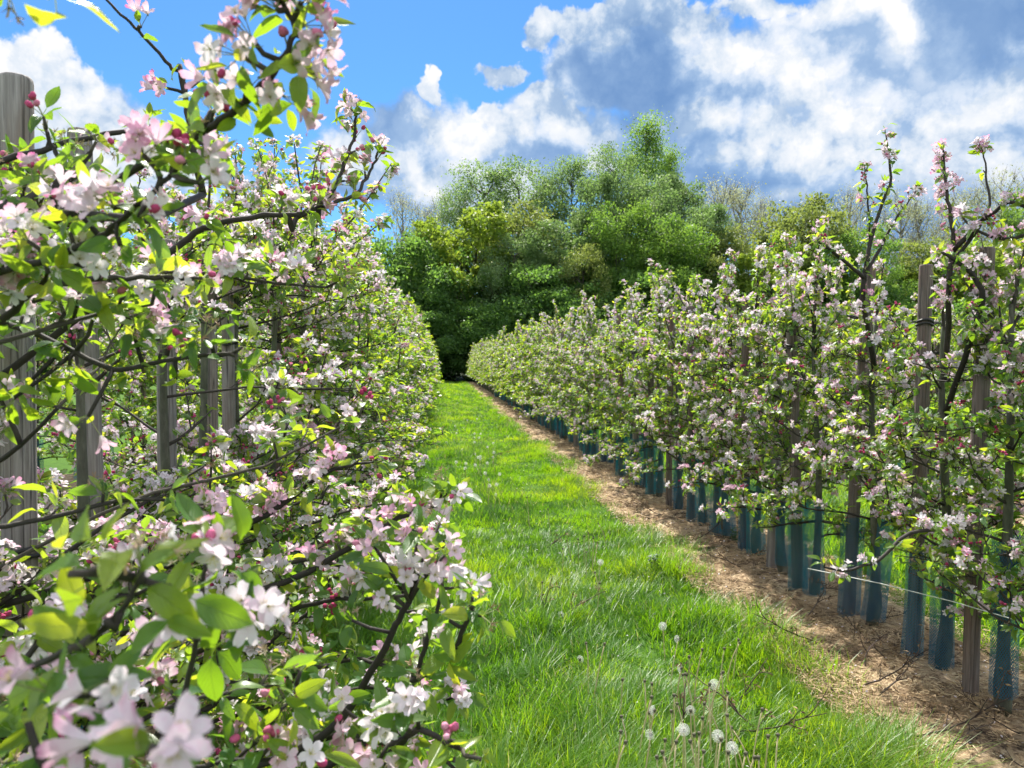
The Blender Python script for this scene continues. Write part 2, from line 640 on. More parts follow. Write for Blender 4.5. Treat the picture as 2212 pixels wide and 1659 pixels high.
def guard_mat():
    """plastic net sleeve: diamond strands with open holes"""
    m, g, out = newmat('blue_net')
    uvn = g.n('ShaderNodeUVMap').outputs[0]
    s_ = g.n('ShaderNodeSeparateXYZ')
    g.put(s_.inputs[0], uvn)
    a = g.m('MULTIPLY', s_.outputs[0], 34.0)
    b = g.m('MULTIPLY', s_.outputs[1], 60.0)
    d1 = g.m('ABSOLUTE', g.m('SUBTRACT', g.m('FRACT', g.m('ADD', a, b)), 0.5))
    d2 = g.m('ABSOLUTE', g.m('SUBTRACT', g.m('FRACT', g.m('SUBTRACT', a, b)), 0.5))
    d = g.m('MINIMUM', d1, d2)
    k = g.mr(d, 0.09, 0.125, 1.0, 0.0)
    oi = g.n('ShaderNodeObjectInfo').outputs['Random']
    col = g.ramp(oi, [(0, (0.006, 0.085, 0.19)), (0.5, (0.007, 0.12, 0.22)), (1, (0.010, 0.22, 0.22))])
    p = g.n('ShaderNodeBsdfPrincipled')
    g.put(p.inputs['Base Color'], col)
    p.inputs['Roughness'].default_value = 0.45
    tl = g.n('ShaderNodeBsdfTranslucent')
    g.put(tl.inputs[0], (0.015, 0.28, 0.40, 1))
    mx = g.n('ShaderNodeMixShader')
    mx.inputs[0].default_value = 0.4
    g.put(mx.inputs[1], p.outputs[0])
    g.put(mx.inputs[2], tl.outputs[0])
    tr = g.n('ShaderNodeBsdfTransparent')
    m2 = g.n('ShaderNodeMixShader')
    g.put(m2.inputs[0], k)
    g.put(m2.inputs[1], tr.outputs[0])
    g.put(m2.inputs[2], mx.outputs[0])
    g.put(out.inputs[0], m2.outputs[0])
    return m


M['guard'] = guard_mat()
M['black'] = plain('black_rubber', [(0, (0.012, 0.012, 0.013)), (1, (0.02, 0.02, 0.02))], 0.5, 0.5)
M['wire'] = plain('pale_string', [(0, (0.55, 0.6, 0.55)), (1, (0.6, 0.62, 0.6))], 0.5, 0.5)
M['grass'] = leafy('grass_blade', [(0.0, (0.035, 0.11, 0.010)), (0.4, (0.065, 0.18, 0.012)), (0.8, (0.12, 0.25, 0.02)), (0.93, (0.18, 0.28, 0.04)), (1.0, (0.34, 0.32, 0.12))], None,
                   [(0.0, (0.09, 0.26, 0.006)), (0.5, (0.25, 0.47, 0.008)), (0.93, (0.50, 0.62, 0.015)), (1.0, (0.45, 0.42, 0.15))], 0.5, 0.42, 0.5)
M['straw'] = leafy('dry_grass', [(0, (0.07, 0.045, 0.03)), (0.35, (0.40, 0.28, 0.16)), (0.7, (0.62, 0.48, 0.29)), (1, (0.78, 0.68, 0.48))], None,
                   [(0, (0.12, 0.06, 0.03)), (1, (0.4, 0.28, 0.12))], 0.2, 0.7, 0.2)
M['deadtwig'] = plain('dead_twig', [(0, (0.035, 0.024, 0.02)), (0.7, (0.09, 0.065, 0.05)), (1, (0.28, 0.23, 0.18))], 0.8, 0.2)


def ground_mat(name, stops, sc, bump=0.02):
    m, g, out = newmat(name)
    tcn = g.n('ShaderNodeTexCoord').outputs['Object']
    a = g.noise(tcn, sc, 10, 0.7)
    b = g.noise(tcn, sc * 0.12, 4, 0.6)
    f = g.m('ADD', g.m('MULTIPLY', a, 0.65), g.m('MULTIPLY', b, 0.35))
    p = g.n('ShaderNodeBsdfPrincipled')
    g.put(p.inputs['Base Color'], g.ramp(f, stops))
    p.inputs['Roughness'].default_value = 0.95
    p.inputs['Specular IOR Level'].default_value = 0.1
    bp = g.n('ShaderNodeBump')
    bp.inputs['Strength'].default_value = 1.0
    bp.inputs['Distance'].default_value = bump
    g.put(bp.inputs['Height'], a)
    g.put(p.inputs['Normal'], bp.outputs[0])
    g.put(out.inputs[0], p.outputs[0])
    return m


M['ground'] = ground_mat('turf_ground', [(0.3, (0.03, 0.055, 0.012)), (0.5, (0.055, 0.12, 0.015)), (0.7, (0.09, 0.17, 0.02))], 9)
M['soil'] = ground_mat('bare_soil', [(0.39, (0.04, 0.03, 0.024)), (0.45, (0.14, 0.095, 0.062)), (0.50, (0.33, 0.235, 0.145)), (0.62, (0.60, 0.46, 0.30))], 22, 0.03)
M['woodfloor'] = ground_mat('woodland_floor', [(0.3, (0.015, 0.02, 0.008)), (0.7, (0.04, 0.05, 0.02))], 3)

# =====================================================================
# LEAF AND FLOWER TEMPLATES
# =====================================================================


def leaf_tpl(rows, curl, fold, wave, width=0.225, pet=0.32):
    ts = np.linspace(0, 1, rows)
    v, uv = [], []
    for i, t in enumerate(ts):
        wd = width * (sin(pi * min(1, t ** 0.85)) ** 0.75 if 0 < t < 1 else 0.012)
        z = -curl * t * t + wave * sin(t * 7)
        y = pet + t * (1 - 0.3 * abs(curl) * t)
        for sx_ in (-1, 0, 1):
            v.append((sx_ * wd, y, z + (fold * wd if sx_ else 0) + (wave * 0.6 * sin(t * 16 + sx_) if sx_ else 0)))
            uv.append((0.5 + sx_ * wd / width / 2, t))
    f = []
    for i in range(rows - 1):
        for k in (0, 1):
            a = i * 3 + k
            f.append((a, a + 1, a + 4, a + 3))
    b = len(v)
    v += [(-0.012, 0, -0.02), (0.012, 0, -0.02), (0.01, pet, 0.0), (-0.01, pet, 0.0)]
    uv += [(0.5, 0)] * 4
    f.append((b, b + 1, b + 2, b + 3))
    return Tpl(v, f, None, None, uv)


LEAF0 = [leaf_tpl(7, 0.18, 0.45, 0.02), leaf_tpl(7, 0.42, 0.3, 0.03), leaf_tpl(7, -0.12, 0.7, 0.02, 0.19), leaf_tpl(7, 0.75, 0.25, 0.03, 0.20)]
LEAF1 = [leaf_tpl(4, 0.2, 0.45, 0.0), leaf_tpl(4, 0.5, 0.3, 0.0)]
LEAF2 = [Tpl([(0, 0, 0), (0.26, 0.75, 0.1), (0, 1.3, -0.15), (-0.26, 0.75, 0.1)], [(0, 1, 2, 3)], None, None, [(0.5, 0), (1, .5), (.5, 1), (0, .5)])]


def petal(rows, cup, width=0.36, tw=0.0):
    v, ti, f = [], [], []
    for t in np.linspace(0, 1, rows):
        wd = width * (0.12 + 0.88 * sin(pi * (0.05 + 0.80 * t)) ** 1.0) if t < 1 else width * 0.42
        y = 0.06 + t * 0.94
        for sx_ in (-1, 0, 1):
            z = cup * (0.9 * t - 0.45 * t * t) * 1.1 + (0.22 * wd if sx_ else 0) + tw * sx_ * t * 0.3
            v.append((sx_ * wd, y - (0.05 if (sx_ == 0 and t == 1) else 0), z))
            ti.append(t)
    for i in range(rows - 1):
        for k in (0, 1):
            a = i * 3 + k
            f.append((a, a + 1, a + 4, a + 3))
    return Tpl(v, f, None, ti)


def rotz(a):
    return np.array([[cos(a), -sin(a), 0], [sin(a), cos(a), 0], [0, 0, 1]])


def flower_tpl(rows, cup, seed, stam=True):
    """unit flower: petals spread in xy plane, axis +Z"""
    r = random.Random(seed)
    ps = []
    for k in range(5):
        pt = petal(rows, cup * r.uniform(0.7, 1.4), 0.335 * r.uniform(0.88, 1.08), r.uniform(-0.5, 0.5))
        ps.append(xf_tpl(pt, rotz(k * 2 * pi / 5 + r.uniform(-0.12, 0.12)) * r.uniform(0.9, 1.06)))
    if stam:
        v, f = [], []
        for k in range(11):
            a = k * 2 * pi / 11 + r.uniform(-.2, .2)
            l = r.uniform(0.26, 0.40)
            t = r.uniform(0.12, 0.28)
            x, y = cos(a) * t, sin(a) * t
            b = len(v)
            px, py = -sin(a) * 0.012, cos(a) * 0.012
            v += [(-px, -py, 0.02), (px, py, 0.02), (x + px, y + py, l), (x - px, y - py, l)]
            f.append((b, b + 1, b + 2, b + 3))
            q = 0.035
            v += [(x - q, y, l), (x, y - q, l + .02), (x + q, y, l + .03), (x, y + q, l + .05)]
            f.append((b + 4, b + 5, b + 6, b + 7))
        ps.append(Tpl(v, f, [1] * len(f)))
        a6 = np.arange(6) * pi / 3
        v = [(0.09 * cos(a), 0.09 * sin(a), 0.05) for a in a6] + [(0, 0, 0.14)] + [(0.05 * cos(a), 0.05 * sin(a), -0.18) for a in a6]
        f = [(i, (i + 1) % 6, 6) for i in range(6)] + [(i, i + 7, (i + 1) % 6 + 7, (i + 1) % 6) for i in range(6)]
        ps.append(Tpl(v, f, [4] * len(f)))
    return join_tpl(ps)


FLW0 = [flower_tpl(5, 0.4, 1), flower_tpl(5, 0.8, 2), flower_tpl(5, 1.4, 3), flower_tpl(5, 0.1, 4), flower_tpl(5, 2.0, 5)]
FLW1 = [flower_tpl(3, 0.3, 1, False), flower_tpl(3, 0.8, 2, False)]
_v, _f = [], []
for _k in range(5):
    _a = _k * 2 * pi / 5
    for (r_, da, z_) in ((0.08, 0, 0), (0.75, -0.5, .25), (1.0, 0, .3), (0.75, 0.5, .25)):
        _v.append((r_ * cos(_a + da), r_ * sin(_a + da), z_))
    _f.append(tuple(range(_k * 4, _k * 4 + 4)))
FLW2 = [Tpl(_v, _f, None, [0, .8, 1, .8] * 5)]


def ball_tpl(mi, seg=6, rings=4, squash=1.3, seed=0):
    v, f = [(0, 0, -squash)], []
    for i in range(1, rings):
        ph = -pi / 2 + pi * i / rings
        for k in range(seg):
            v.append((cos(ph) * cos(k * 2 * pi / seg), cos(ph) * sin(k * 2 * pi / seg), squash * sin(ph)))
    v.append((0, 0, squash))
    for k in range(seg):
        f.append((0, 1 + (k + 1) % seg, 1 + k))
    for i in range(rings - 2):
        for k in range(seg):
            a = 1 + i * seg
            f.append((a + k, a + (k + 1) % seg, a + seg + (k + 1) % seg, a + seg + k))
    t = len(v) - 1
    a = 1 + (rings - 2) * seg
    for k in range(seg):
        f.append((a + k, a + (k + 1) % seg, t))
    return Tpl(v, f, [mi] * len(f))


BUD = ball_tpl(2)
BUD1 = ball_tpl(2, 4, 3)


def wither_tpl():
    r = random.Random(5)
    v, f = [], []
    for k in range(9):
        a = k * 2 * pi / 9 + r.uniform(-.3, .3)
        t = r.uniform(0.2, 0.9)
        x, y, z = cos(a) * t, sin(a) * t, r.uniform(0.1, 0.8)
        b = len(v)
        px, py = -sin(a) * 0.10, cos(a) * 0.10
        v += [(-px, -py, 0.0), (px, py, 0.0), (x + px * .6, y + py * .6, z), (x - px * .6, y - py * .6, z + .08)]
        f.append((b, b + 1, b + 2, b + 3))
    return Tpl(v, f, [3] * len(f))


WITH = wither_tpl()
_a3 = np.arange(3) * 2 * pi / 3
STALK = Tpl([(cos(a) * .5, 0, sin(a) * .5) for a in _a3] + [(cos(a) * .4, 1, sin(a) * .4) for a in _a3],
            [(i, (i + 1) % 3, (i + 1) % 3 + 3, i + 3) for i in range(3)], [4] * 3)
BLMATS = [M['petal'], M['stamen'], M['bud'], M['wither'], M['stalk']]


def add_clusters(LB, FB, pos, axis, rs, lod, kinds=None, nleaf=(6, 10), nflow=(4, 7), lsize=(0.030, 0.054), fsize=(0.0160, 0.0205),
                 pinkb=0.0, young=0.0, pk=(0.50, 0.10, 0.17)):
    """rosettes of leaves with flowers, buds or withered flowers in the middle"""
    n = len(pos)
    if n == 0: return
    pos, axis = np.asarray(pos, float), unit(np.asarray(axis, float))
    LT, FT = (LEAF0, FLW0) if lod == 0 else ((LEAF1, FLW1) if lod == 1 else (LEAF2, FLW2))
    tmp = rs.normal(size=(n, 3))
    e1 = unit(np.cross(axis, tmp))
    e2 = np.cross(axis, e1)
    cl_young = rs.rand(n)
    # leaves
    nl = rs.randint(nleaf[0], nleaf[1] + 1, n)
    idx = np.repeat(np.arange(n), nl)
    k = len(idx)
    ph = rs.rand(k) * 2 * pi
    th = np.radians(rs.uniform(28, 100, k))
    rad = e1[idx] * np.cos(ph)[:, None] + e2[idx] * np.sin(ph)[:, None]
    d = axis[idx] * np.cos(th)[:, None] + rad * np.sin(th)[:, None]
    d = d + rs.normal(size=(k, 3)) * 0.12
    d[:, 2] -= 0.12
    sz = rs.uniform(lsize[0], lsize[1], k) * np.where(rs.rand(k) < 0.25, 0.62, 1)
    up = axis[idx] + np.array([0, 0, 0.6])
    B = basis(d, up, rs.normal(size=k) * 0.55, sz * rs.uniform(0.85, 1.2, k), sz, sz)
    rn = np.clip(rs.rand(k) * 0.45 + cl_young[idx] * 0.45 + 0.04 + young + np.where(rs.rand(k) < 0.12, 0.3, 0), 0, 1)
    which = rs.randint(0, len(LT), k)
    lp_ = pos[idx] + rs.normal(size=(k, 3)) * 0.006 + axis[idx] * (rs.rand(k)[:, None] * 0.02 - 0.012)
    for q, t in enumerate(LT):
        s_ = which == q
        LB.add(t, B[s_], lp_[s_], rn[s_])
    # flowers
    if kinds is None:
        u = rs.rand(n)
        kinds = np.where(u < pk[0], 0, np.where(u < pk[0] + pk[1], 1, np.where(u < pk[0] + pk[1] + pk[2], 2, 3)))
    kinds = np.asarray(kinds)
    nf = np.where(kinds == 3, 0, rs.randint(nflow[0], nflow[1] + 1, n))
    idx = np.repeat(np.arange(n), nf)
    k = len(idx)
    if k == 0: return
    ph = rs.rand(k) * 2 * pi
    th = np.radians(rs.uniform(5, 72, k))
    rad = e1[idx] * np.cos(ph)[:, None] + e2[idx] * np.sin(ph)[:, None]
    d = unit(axis[idx] * np.cos(th)[:, None] + rad * np.sin(th)[:, None])
    ln = rs.uniform(0.018, 0.034, k)
    tip = pos[idx] + d * ln[:, None]
    kd = kinds[idx].copy()
    swap = rs.rand(k)
    kd = np.where((kd == 0) & (swap < 0.10), 1, kd)
    clp = np.clip(rs.rand(n) ** 1.8 + pinkb, 0, 1)
    rn = np.clip(clp[idx] * 0.62 + rs.rand(k) ** 2 * 0.55 + 0.02, 0, 1)
    sz = rs.uniform(fsize[0], fsize[1], k)
    ax = unit(d + rs.normal(size=(k, 3)) * 0.35)
    # flower z axis = ax
    yv = unit(np.cross(ax, rs.normal(size=(k, 3))))
    xv = np.cross(yv, ax)
    FBs = np.stack([xv, yv, ax], axis=1)
    ft = rs.randint(0, len(FT), k)
    for q, t in enumerate(FT):
        s_ = (kd == 0) & (ft == q)
        FB.add(t, FBs[s_] * sz[s_][:, None, None], tip[s_], rn[s_])
    s_ = kd == 1
    FB.add(BUD if lod == 0 else BUD1, FBs[s_] * (sz[s_] * 0.30)[:, None, None], tip[s_], rn[s_])
    s_ = kd == 2
    FB.add(WITH, FBs[s_] * (sz[s_] * 0.50)[:, None, None], tip[s_], rn[s_])
    if lod < 2:
        Bs = basis(d, np.tile([0.3, 0.2, 1.0], (k, 1)), np.zeros(k), np.full(k, 0.0016), ln, np.full(k, 0.0016))
        FB.add(STALK, Bs, pos[idx], rs.rand(k))


def wiggle(p0, d0, L, rs, n=8, bend=(0, 0, 0), jit=0.12):
    """a crooked branch line"""
    pts = [np.array(p0, float)]
    d = unit(d0)
    st = L / n
    for i in range(n):
        d = unit(d + np.array(bend) * st + rs.normal(size=3) * jit)
        pts.append(pts[-1] + d * st)
    return np.array(pts)


def along(pts, spacing, rs, start=0.2):
    seg = np.linalg.norm(np.diff(pts, axis=0), axis=1)
    acc = np.concatenate([[0], np.cumsum(seg)])
    L = acc[-1]
    t = start * L
    out, dirs = [], []
    while t < L:
        i = min(np.searchsorted(acc, t, side='right') - 1, len(seg) - 1)
        f = (t - acc[i]) / (seg[i] + 1e-9)
        out.append(pts[i] * (1 - f) + pts[i + 1] * f)
        dirs.append(unit(pts[i + 1] - pts[i]))
        t += spacing * rs.uniform(0.6, 1.5)
    out.append(pts[-1])
    dirs.append(unit(pts[-1] - pts[-2]))
    return np.array(out), np.array(dirs)


def trunk_line(H, rs, lean=(0.0, 0.0)):
    zs = np.linspace(0, H, 12)
    x = lean[0] * zs + 0.018 * np.sin(zs * 3 + rs.rand() * 6)
    y = lean[1] * zs + 0.018 * np.sin(zs * 2.6 + rs.rand() * 6)
    x[0] = y[0] = 0
    return np.stack([x, y, zs], 1)


def make_apple(seed, H=2.35, rad=(0.95, 0.55), lod=0, nlimb=30, space=0.085, lean=(0, 0), extra=None, base=(0, 0, 0), zmin=0.55,
               tops=3, toplen=(0.25, 0.55), keep=None, lsz=(0.032, 0.057), fsz=(0.0165, 0.021), part4=True, skip_auto=False,
               pk=(0.50, 0.09, 0.17), trunk_r=0.027, gap=None, top_t=0.55, ztop=0.84, shoots=0.4):
    """one espalier-like orchard tree; returns the Empty. extra = list of hand placed branches in world space."""
    rs = np.random.RandomState(seed)
    TB, BB, LB, FB = Batch(), Batch(), Batch(), Batch()
    tl = trunk_line(H * 0.86, rs, lean)
    r = np.interp(tl[:, 2], [0, 0.10, 0.2, 0.32, H * 0.86], [trunk_r * 1.5, trunk_r * 1.9, trunk_r * 1.55, trunk_r * 1.05, trunk_r * 0.35])
    r = r * (1 + rs.normal(size=len(r)) * 0.05)
    zz = np.concatenate([[0, 0.05, 0.1, 0.15, 0.2, 0.26, 0.34], tl[3:, 2]])
    tx = np.interp(zz, tl[:, 2], tl[:, 0])
    ty = np.interp(zz, tl[:, 2], tl[:, 1])
    rr = np.interp(zz, tl[:, 2], r)
    rr[:7] = trunk_r * np.array([1.25, 1.35, 1.48, 1.42, 1.25, 1.1, 1.0])
    TB.tube(np.stack([tx, ty, zz], 1), rr, 10 if lod == 0 else 6, mi=0)
    P_, A_, PB_, K_ = [], [], [], []

    def kinds_for(n, bloom):
        u = rs.rand(n)
        return np.where(u < bloom, 0, np.where(u < bloom + pk[1], 1, np.where(u < bloom + pk[1] + (1 - bloom) * .4, 2, 3)))

    def clusters_on(pts, sp, start, upb=0.9, spur=0.035, bloom=.5):
        q, dd = along(pts, sp, rs, start)
        side = rs.normal(size=q.shape)
        ax = unit(side * 0.55 + np.array([0, 0, upb]) + dd * 0.45)
        tipp = q + ax * (spur * rs.uniform(0.5, 1.4, len(q)))[:, None]
        if keep is not None:
            ok = keep(tipp + np.array(base))
            q, ax, tipp = q[ok], ax[ok], tipp[ok]
        P_.append(tipp)
        A_.append(ax)
        K_.append(kinds_for(len(tipp), bloom))
        if lod == 0:
            for a, b in zip(q, tipp):
                BB.tube([a, (a + b) / 2 + rs.normal(size=3) * 0.003, b], [0.0032, 0.003, 0.0026], 4, rs.rand())

    if not skip_auto:
        for i in range(nlimb):
            t = ((i + rs.rand()) / nlimb) ** 1.12
            z = zmin + (H * ztop - zmin) * t
            a = i * 2.39996 + rs.rand() * 0.6
            dx, dy = cos(a), sin(a)
            if gap is not None and gap[0] < z < gap[1] and rs.rand() < gap[2]: continue
            reach = 1.0 / math.sqrt((dx / rad[0]) ** 2 + (dy / rad[1]) ** 2)
            L = reach * (1.0 - top_t * t ** 1.3) * rs.uniform(0.6, 1.1)
            p0 = np.array([np.interp(z, tl[:, 2], tl[:, 0]), np.interp(z, tl[:, 2], tl[:, 1]), z])
            slope = rs.uniform(0.0, 0.55) + 0.25 * t
            pts = wiggle(p0, (dx, dy, slope), L, rs, 8, (0, 0, rs.uniform(-0.9, 0.3)), 0.10)
            if keep is not None and not keep(pts[-1:] + np.array(base))[0]:
                pts = pts[:5]
                if not keep(pts[-1:] + np.array(base))[0]: continue
            r0 = 0.0105 * (1 - 0.5 * t) * rs.uniform(0.7, 1.2)
            BB.tube(pts, np.linspace(r0, 0.003, len(pts)), 6 if lod == 0 else 4, rs.rand())
            bl = np.clip(pk[0] + rs.choice([-.32, -.1, .32]), 0, .95)
            clusters_on(pts, space, 0.22, bloom=bl)
            ns = rs.randint(3, 6) if lod < 2 else rs.randint(2, 4)
            for s_ in range(ns):
                j = rs.randint(2, len(pts) - 1)
                dd = unit(pts[j] - pts[j - 1])
                sd = unit(np.cross(dd, [0, 0, 1]) * rs.choice([-1, 1]) + np.array([0, 0, rs.uniform(-0.35, 0.9)]) + dd * 0.5)
                p2 = wiggle(pts[j], sd, rs.uniform(0.14, 0.34), rs, 5, (0, 0, 0.3), 0.12)
                if keep is not None and not keep(p2[-1:] + np.array(base))[0]: continue
                BB.tube(p2, np.linspace(r0 * 0.5, 0.002, len(p2)), 4, rs.rand())
                clusters_on(p2, space, 0.3, bloom=bl)
            if t > 0.25 and rs.rand() < shoots:
                j = rs.randint(3, len(pts) - 1)
                p3 = wiggle(pts[j], (rs.normal() * .3, rs.normal() * .3, 1), rs.uniform(0.22, 0.60) * (0.6 + .6 * t), rs, 7, (0, 0, .4), 0.07)
                if keep is None or keep(p3[-1:] + np.array(base))[0]:
                    BB.tube(p3, np.linspace(0.006, 0.0022, len(p3)), 4, rs.rand())
                    q, dd = along(p3, 0.045 if lod == 0 else 0.055, rs, 0.2)
                    ax = unit(rs.normal(size=q.shape) * 0.8 + dd * 0.6)
                    P_.append(q + ax * 0.012)
                    A_.append(ax)
                    K_.append(kinds_for(len(q), .78))
        for i in range(tops):
            p0 = tl[-1] - np.array([0, 0, rs.uniform(0.0, 0.35)])
            d0 = (rs.normal() * 0.35, rs.normal() * 0.35, 1.0)
            pts = wiggle(p0, d0, rs.uniform(*toplen), rs, 7, (0, 0, 0.5), 0.07)
            if keep is not None and not keep(pts[-1:] + np.array(base))[0]: continue
            BB.tube(pts, np.linspace(0.009, 0.003, len(pts)), 5, rs.rand())
            q, dd = along(pts, 0.045 if lod == 0 else 0.055, rs, 0.25)
            ax = unit(rs.normal(size=q.shape) * 0.8 + dd * 0.7)
            P_.append(q + ax * 0.012)
            A_.append(ax)
            K_.append(kinds_for(len(q), .78))
    if P_:
        PP, AA = np.concatenate(P_), np.concatenate(A_)
        add_clusters(LB, FB, PP, AA, rs, lod, kinds=np.concatenate(K_), lsize=lsz, fsize=fsz, pk=pk, nleaf=((5, 9) if lod == 0 else (6, 9)) if lod < 2 else (5, 8), pinkb=-0.05)
    if extra:
        bs = np.array(base)
        known = [tl[1:]]
        for e in extra:
            pts = np.array(e['pts'], float) - bs
            # smooth the hand drawn line
            tt = np.linspace(0, len(pts) - 1, (len(pts) - 1) * 4 + 1)
            sm = np.stack([np.interp(tt, np.arange(len(pts)), pts[:, k]) for k in range(3)], 1)
            sm[1:-1] = (sm[:-2] + sm[1:-1] * 2 + sm[2:]) / 4
            sm[1:-1] += rs.normal(size=sm[1:-1].shape) * e.get('jit', 0.002)
            r0, r1 = e.get('r', (0.007, 0.003))
            BB.tube(sm, np.linspace(r0, r1, len(sm)), 8, rs.rand() * 0.5)
            allk = np.concatenate(known)
            dk = np.linalg.norm(allk - sm[0], axis=1)
            nk = allk[np.argmin(dk + .4 * np.maximum(allk[:, 2] - sm[0][2], 0))]
            if np.linalg.norm(nk - sm[0]) > 0.004:      # grow it out of the nearest limb or the trunk
                mk = (nk + sm[0]) / 2 + np.array([0, 0, -.03])
                BB.tube([nk, mk, sm[0]], [r0 * 1.3, r0 * 1.1, r0], 6, 0.2)
            known.append(sm)
            if e.get('sp'):
                q, dd = along(sm, e['sp'], rs, e.get('start', 0.15))
                ax = unit(rs.normal(size=q.shape) * e.get('spread', 0.6) + np.array([0, 0, e.get('up', 0.7)]) + dd * e.get('fwd', 0.5))
                tp = q + ax * e.get('spur', 0.02)
                for a, b in zip(q, tp):
                    BB.tube([a, b], [0.003, 0.0025], 4, rs.rand())
                add_clusters(LB, FB, tp, ax, rs, 0, nleaf=e.get('nl', (4, 8)), nflow=e.get('nf', (4, 7)), pk=e.get('pk', pk),
                             pinkb=e.get('pink', 0.0), young=e.get('young', 0.0), lsize=e.get('ls', (0.032, 0.055)), fsize=e.get('fs', (0.016, 0.020)))
            for c in e.get('cl', ()):        # (point, axis, kind, nleaves, nflowers, pinkness)
                p = np.array(c[0]) - bs
                near = sm[np.argmin(np.linalg.norm(sm - p, axis=1))]
                mid = (near + p) / 2 + rs.normal(size=3) * 0.004
                BB.tube([near, mid, p], [0.0038, 0.0034, 0.003], 5, rs.rand())
                add_clusters(LB, FB, [p], [c[1]], rs, 0, kinds=[c[2]], nleaf=(c[3], c[3]), nflow=(c[4], c[4]), pinkb=c[5], lsize=e.get('ls', (0.032, 0.055)),
                             fsize=e.get('fs', (0.0165, 0.0205)), young=e.get('young', 0.0))
    root = empty('apple_tree', base)
    TB.build('trunk', M['trunk'], root)
    if part4 and lod < 2:
        BB.build('branches', M['bark'], root)
        LB.build('leaves', M['leaf'], root)
        FB.build('blossoms', BLMATS, root)
    else:
        LB.M = [m_ * 0 + 5 for m_ in LB.M]
        C_ = Batch()
        for src in (FB, LB):
            pass
        C_.V, C_.Z, C_.M, C_.R, C_.T, C_.UV = FB.V + LB.V, FB.Z + LB.Z, FB.M + LB.M, FB.R + LB.R, FB.T + LB.T, FB.UV + LB.UV
        C_.L = FB.L + [l + FB.n for l in LB.L]
        BB.M = [m_ * 0 + 6 for m_ in BB.M]
        C_.V += BB.V; C_.Z += BB.Z; C_.M += BB.M; C_.R += BB.R; C_.T += BB.T; C_.UV += BB.UV
        C_.L += [l + FB.n + LB.n for l in BB.L]
        C_.build('crown', BLMATS + [M['leaf'], M['bark']], root)
    root['category'] = 'apple tree'
    return root


# =====================================================================
# GROUND
# =====================================================================
XR, XL = 2.5, -1.12          # the two rows beside the path


def ground():
    b = Batch()
    # fine near the viewer, coarse far away, one sheet to the horizon
    xs = np.unique(np.concatenate([np.linspace(-400, -30, 8), np.linspace(-30, -3, 28), np.linspace(-3, 3, 61), np.linspace(3, 30, 28), np.linspace(30, 400, 8)]))
    ys = np.unique(np.concatenate([np.linspace(-60, 0, 12), np.linspace(0, 12, 121), np.linspace(12, 70, 60), np.linspace(70, 900, 16)]))
    X, Y = np.meshgrid(xs, ys)
    Z = (vnoise(X, Y, 0.7, 3) - 0.5) * 0.05 + (vnoise(X, Y, 0.25, 4) - 0.5) * 0.02
    Z = np.where((np.abs(X) < 8) & (Y < 30) & (Y > 0), Z, Z * 0.3)
    v = np.stack([X.ravel(), Y.ravel(), Z.ravel()], 1)
    nx = len(xs)
    f = [(j * nx + i, j * nx + i + 1, (j + 1) * nx + i + 1, (j + 1) * nx + i) for j in range(len(ys) - 1) for i in range(nx - 1)]
    b.raw(v, f)
    o = b.build('ground', M['ground'])
    tag(o, kind='structure')


ground()


def soil(x0, x1, y0, y1, seed, step=0.06):
    xs = np.linspace(x0, x1, max(6, int((x1 - x0) / step)))
    n1 = int((min(y1, 14) - y0) / step)
    ys = np.concatenate([np.linspace(y0, min(y1, 14), n1), np.linspace(14.4, y1, max(2, int((y1 - 14) / 0.5)))]) if y1 > 15 else np.linspace(y0, y1, n1)
    X, Y = np.meshgrid(xs, ys)
    edge = np.minimum((X - x0), (x1 - X))
    wv = (vnoise(X * 0 + (X > (x0 + x1) / 2) * 50, Y, 0.6, seed) - 0.5) * 0.28
    Z = 0.045 + (vnoise(X, Y, 0.22, seed + 1) - 0.5) * 0.05 + (vnoise(X, Y, 0.09, seed + 2) - 0.5) * 0.03
    Z = Z - np.clip(0.22 + wv - edge, 0, 1) * 0.45
    v = np.stack([X.ravel(), Y.ravel(), Z.ravel()], 1)
    nx = len(xs)
    f = [(j * nx + i, j * nx + i + 1, (j + 1) * nx + i + 1, (j + 1) * nx + i) for j in range(len(ys) - 1) for i in range(nx - 1)]
    b = Batch()
    b.raw(v, f)
    o = b.build('soil_strip', M['soil'])
    tag(o, kind='structure')


soil(1.72, 3.15, 1.2, 56, 11)
soil(-1.75, -0.45, 0.6, 56, 21)
soil(5.4, 6.7, 3, 56, 31, 0.12)
soil(-5.4, -4.1, 3, 40, 41, 0.12)


# ---- grass -------------------------------------------------------------
def blade(curve, segs=3):
    v, f = [], []
    for i in range(segs + 1):
        t = i / segs
        w_ = 0.5 * (1 - t ** 1.6) + 0.04
        v += [(-w_, -curve * t * t, t * (1 - 0.25 * curve * t)), (w_, -curve * t * t, t * (1 - 0.25 * curve * t))]
    for i in range(segs):
        f.append((2 * i, 2 * i + 1, 2 * i + 3, 2 * i + 2))
    return Tpl(v, f)


BL3 = [blade(0.3), blade(0.6), blade(0.9), blade(0.12)]
BL1 = [blade(0.5, 2), blade(0.25, 2)]


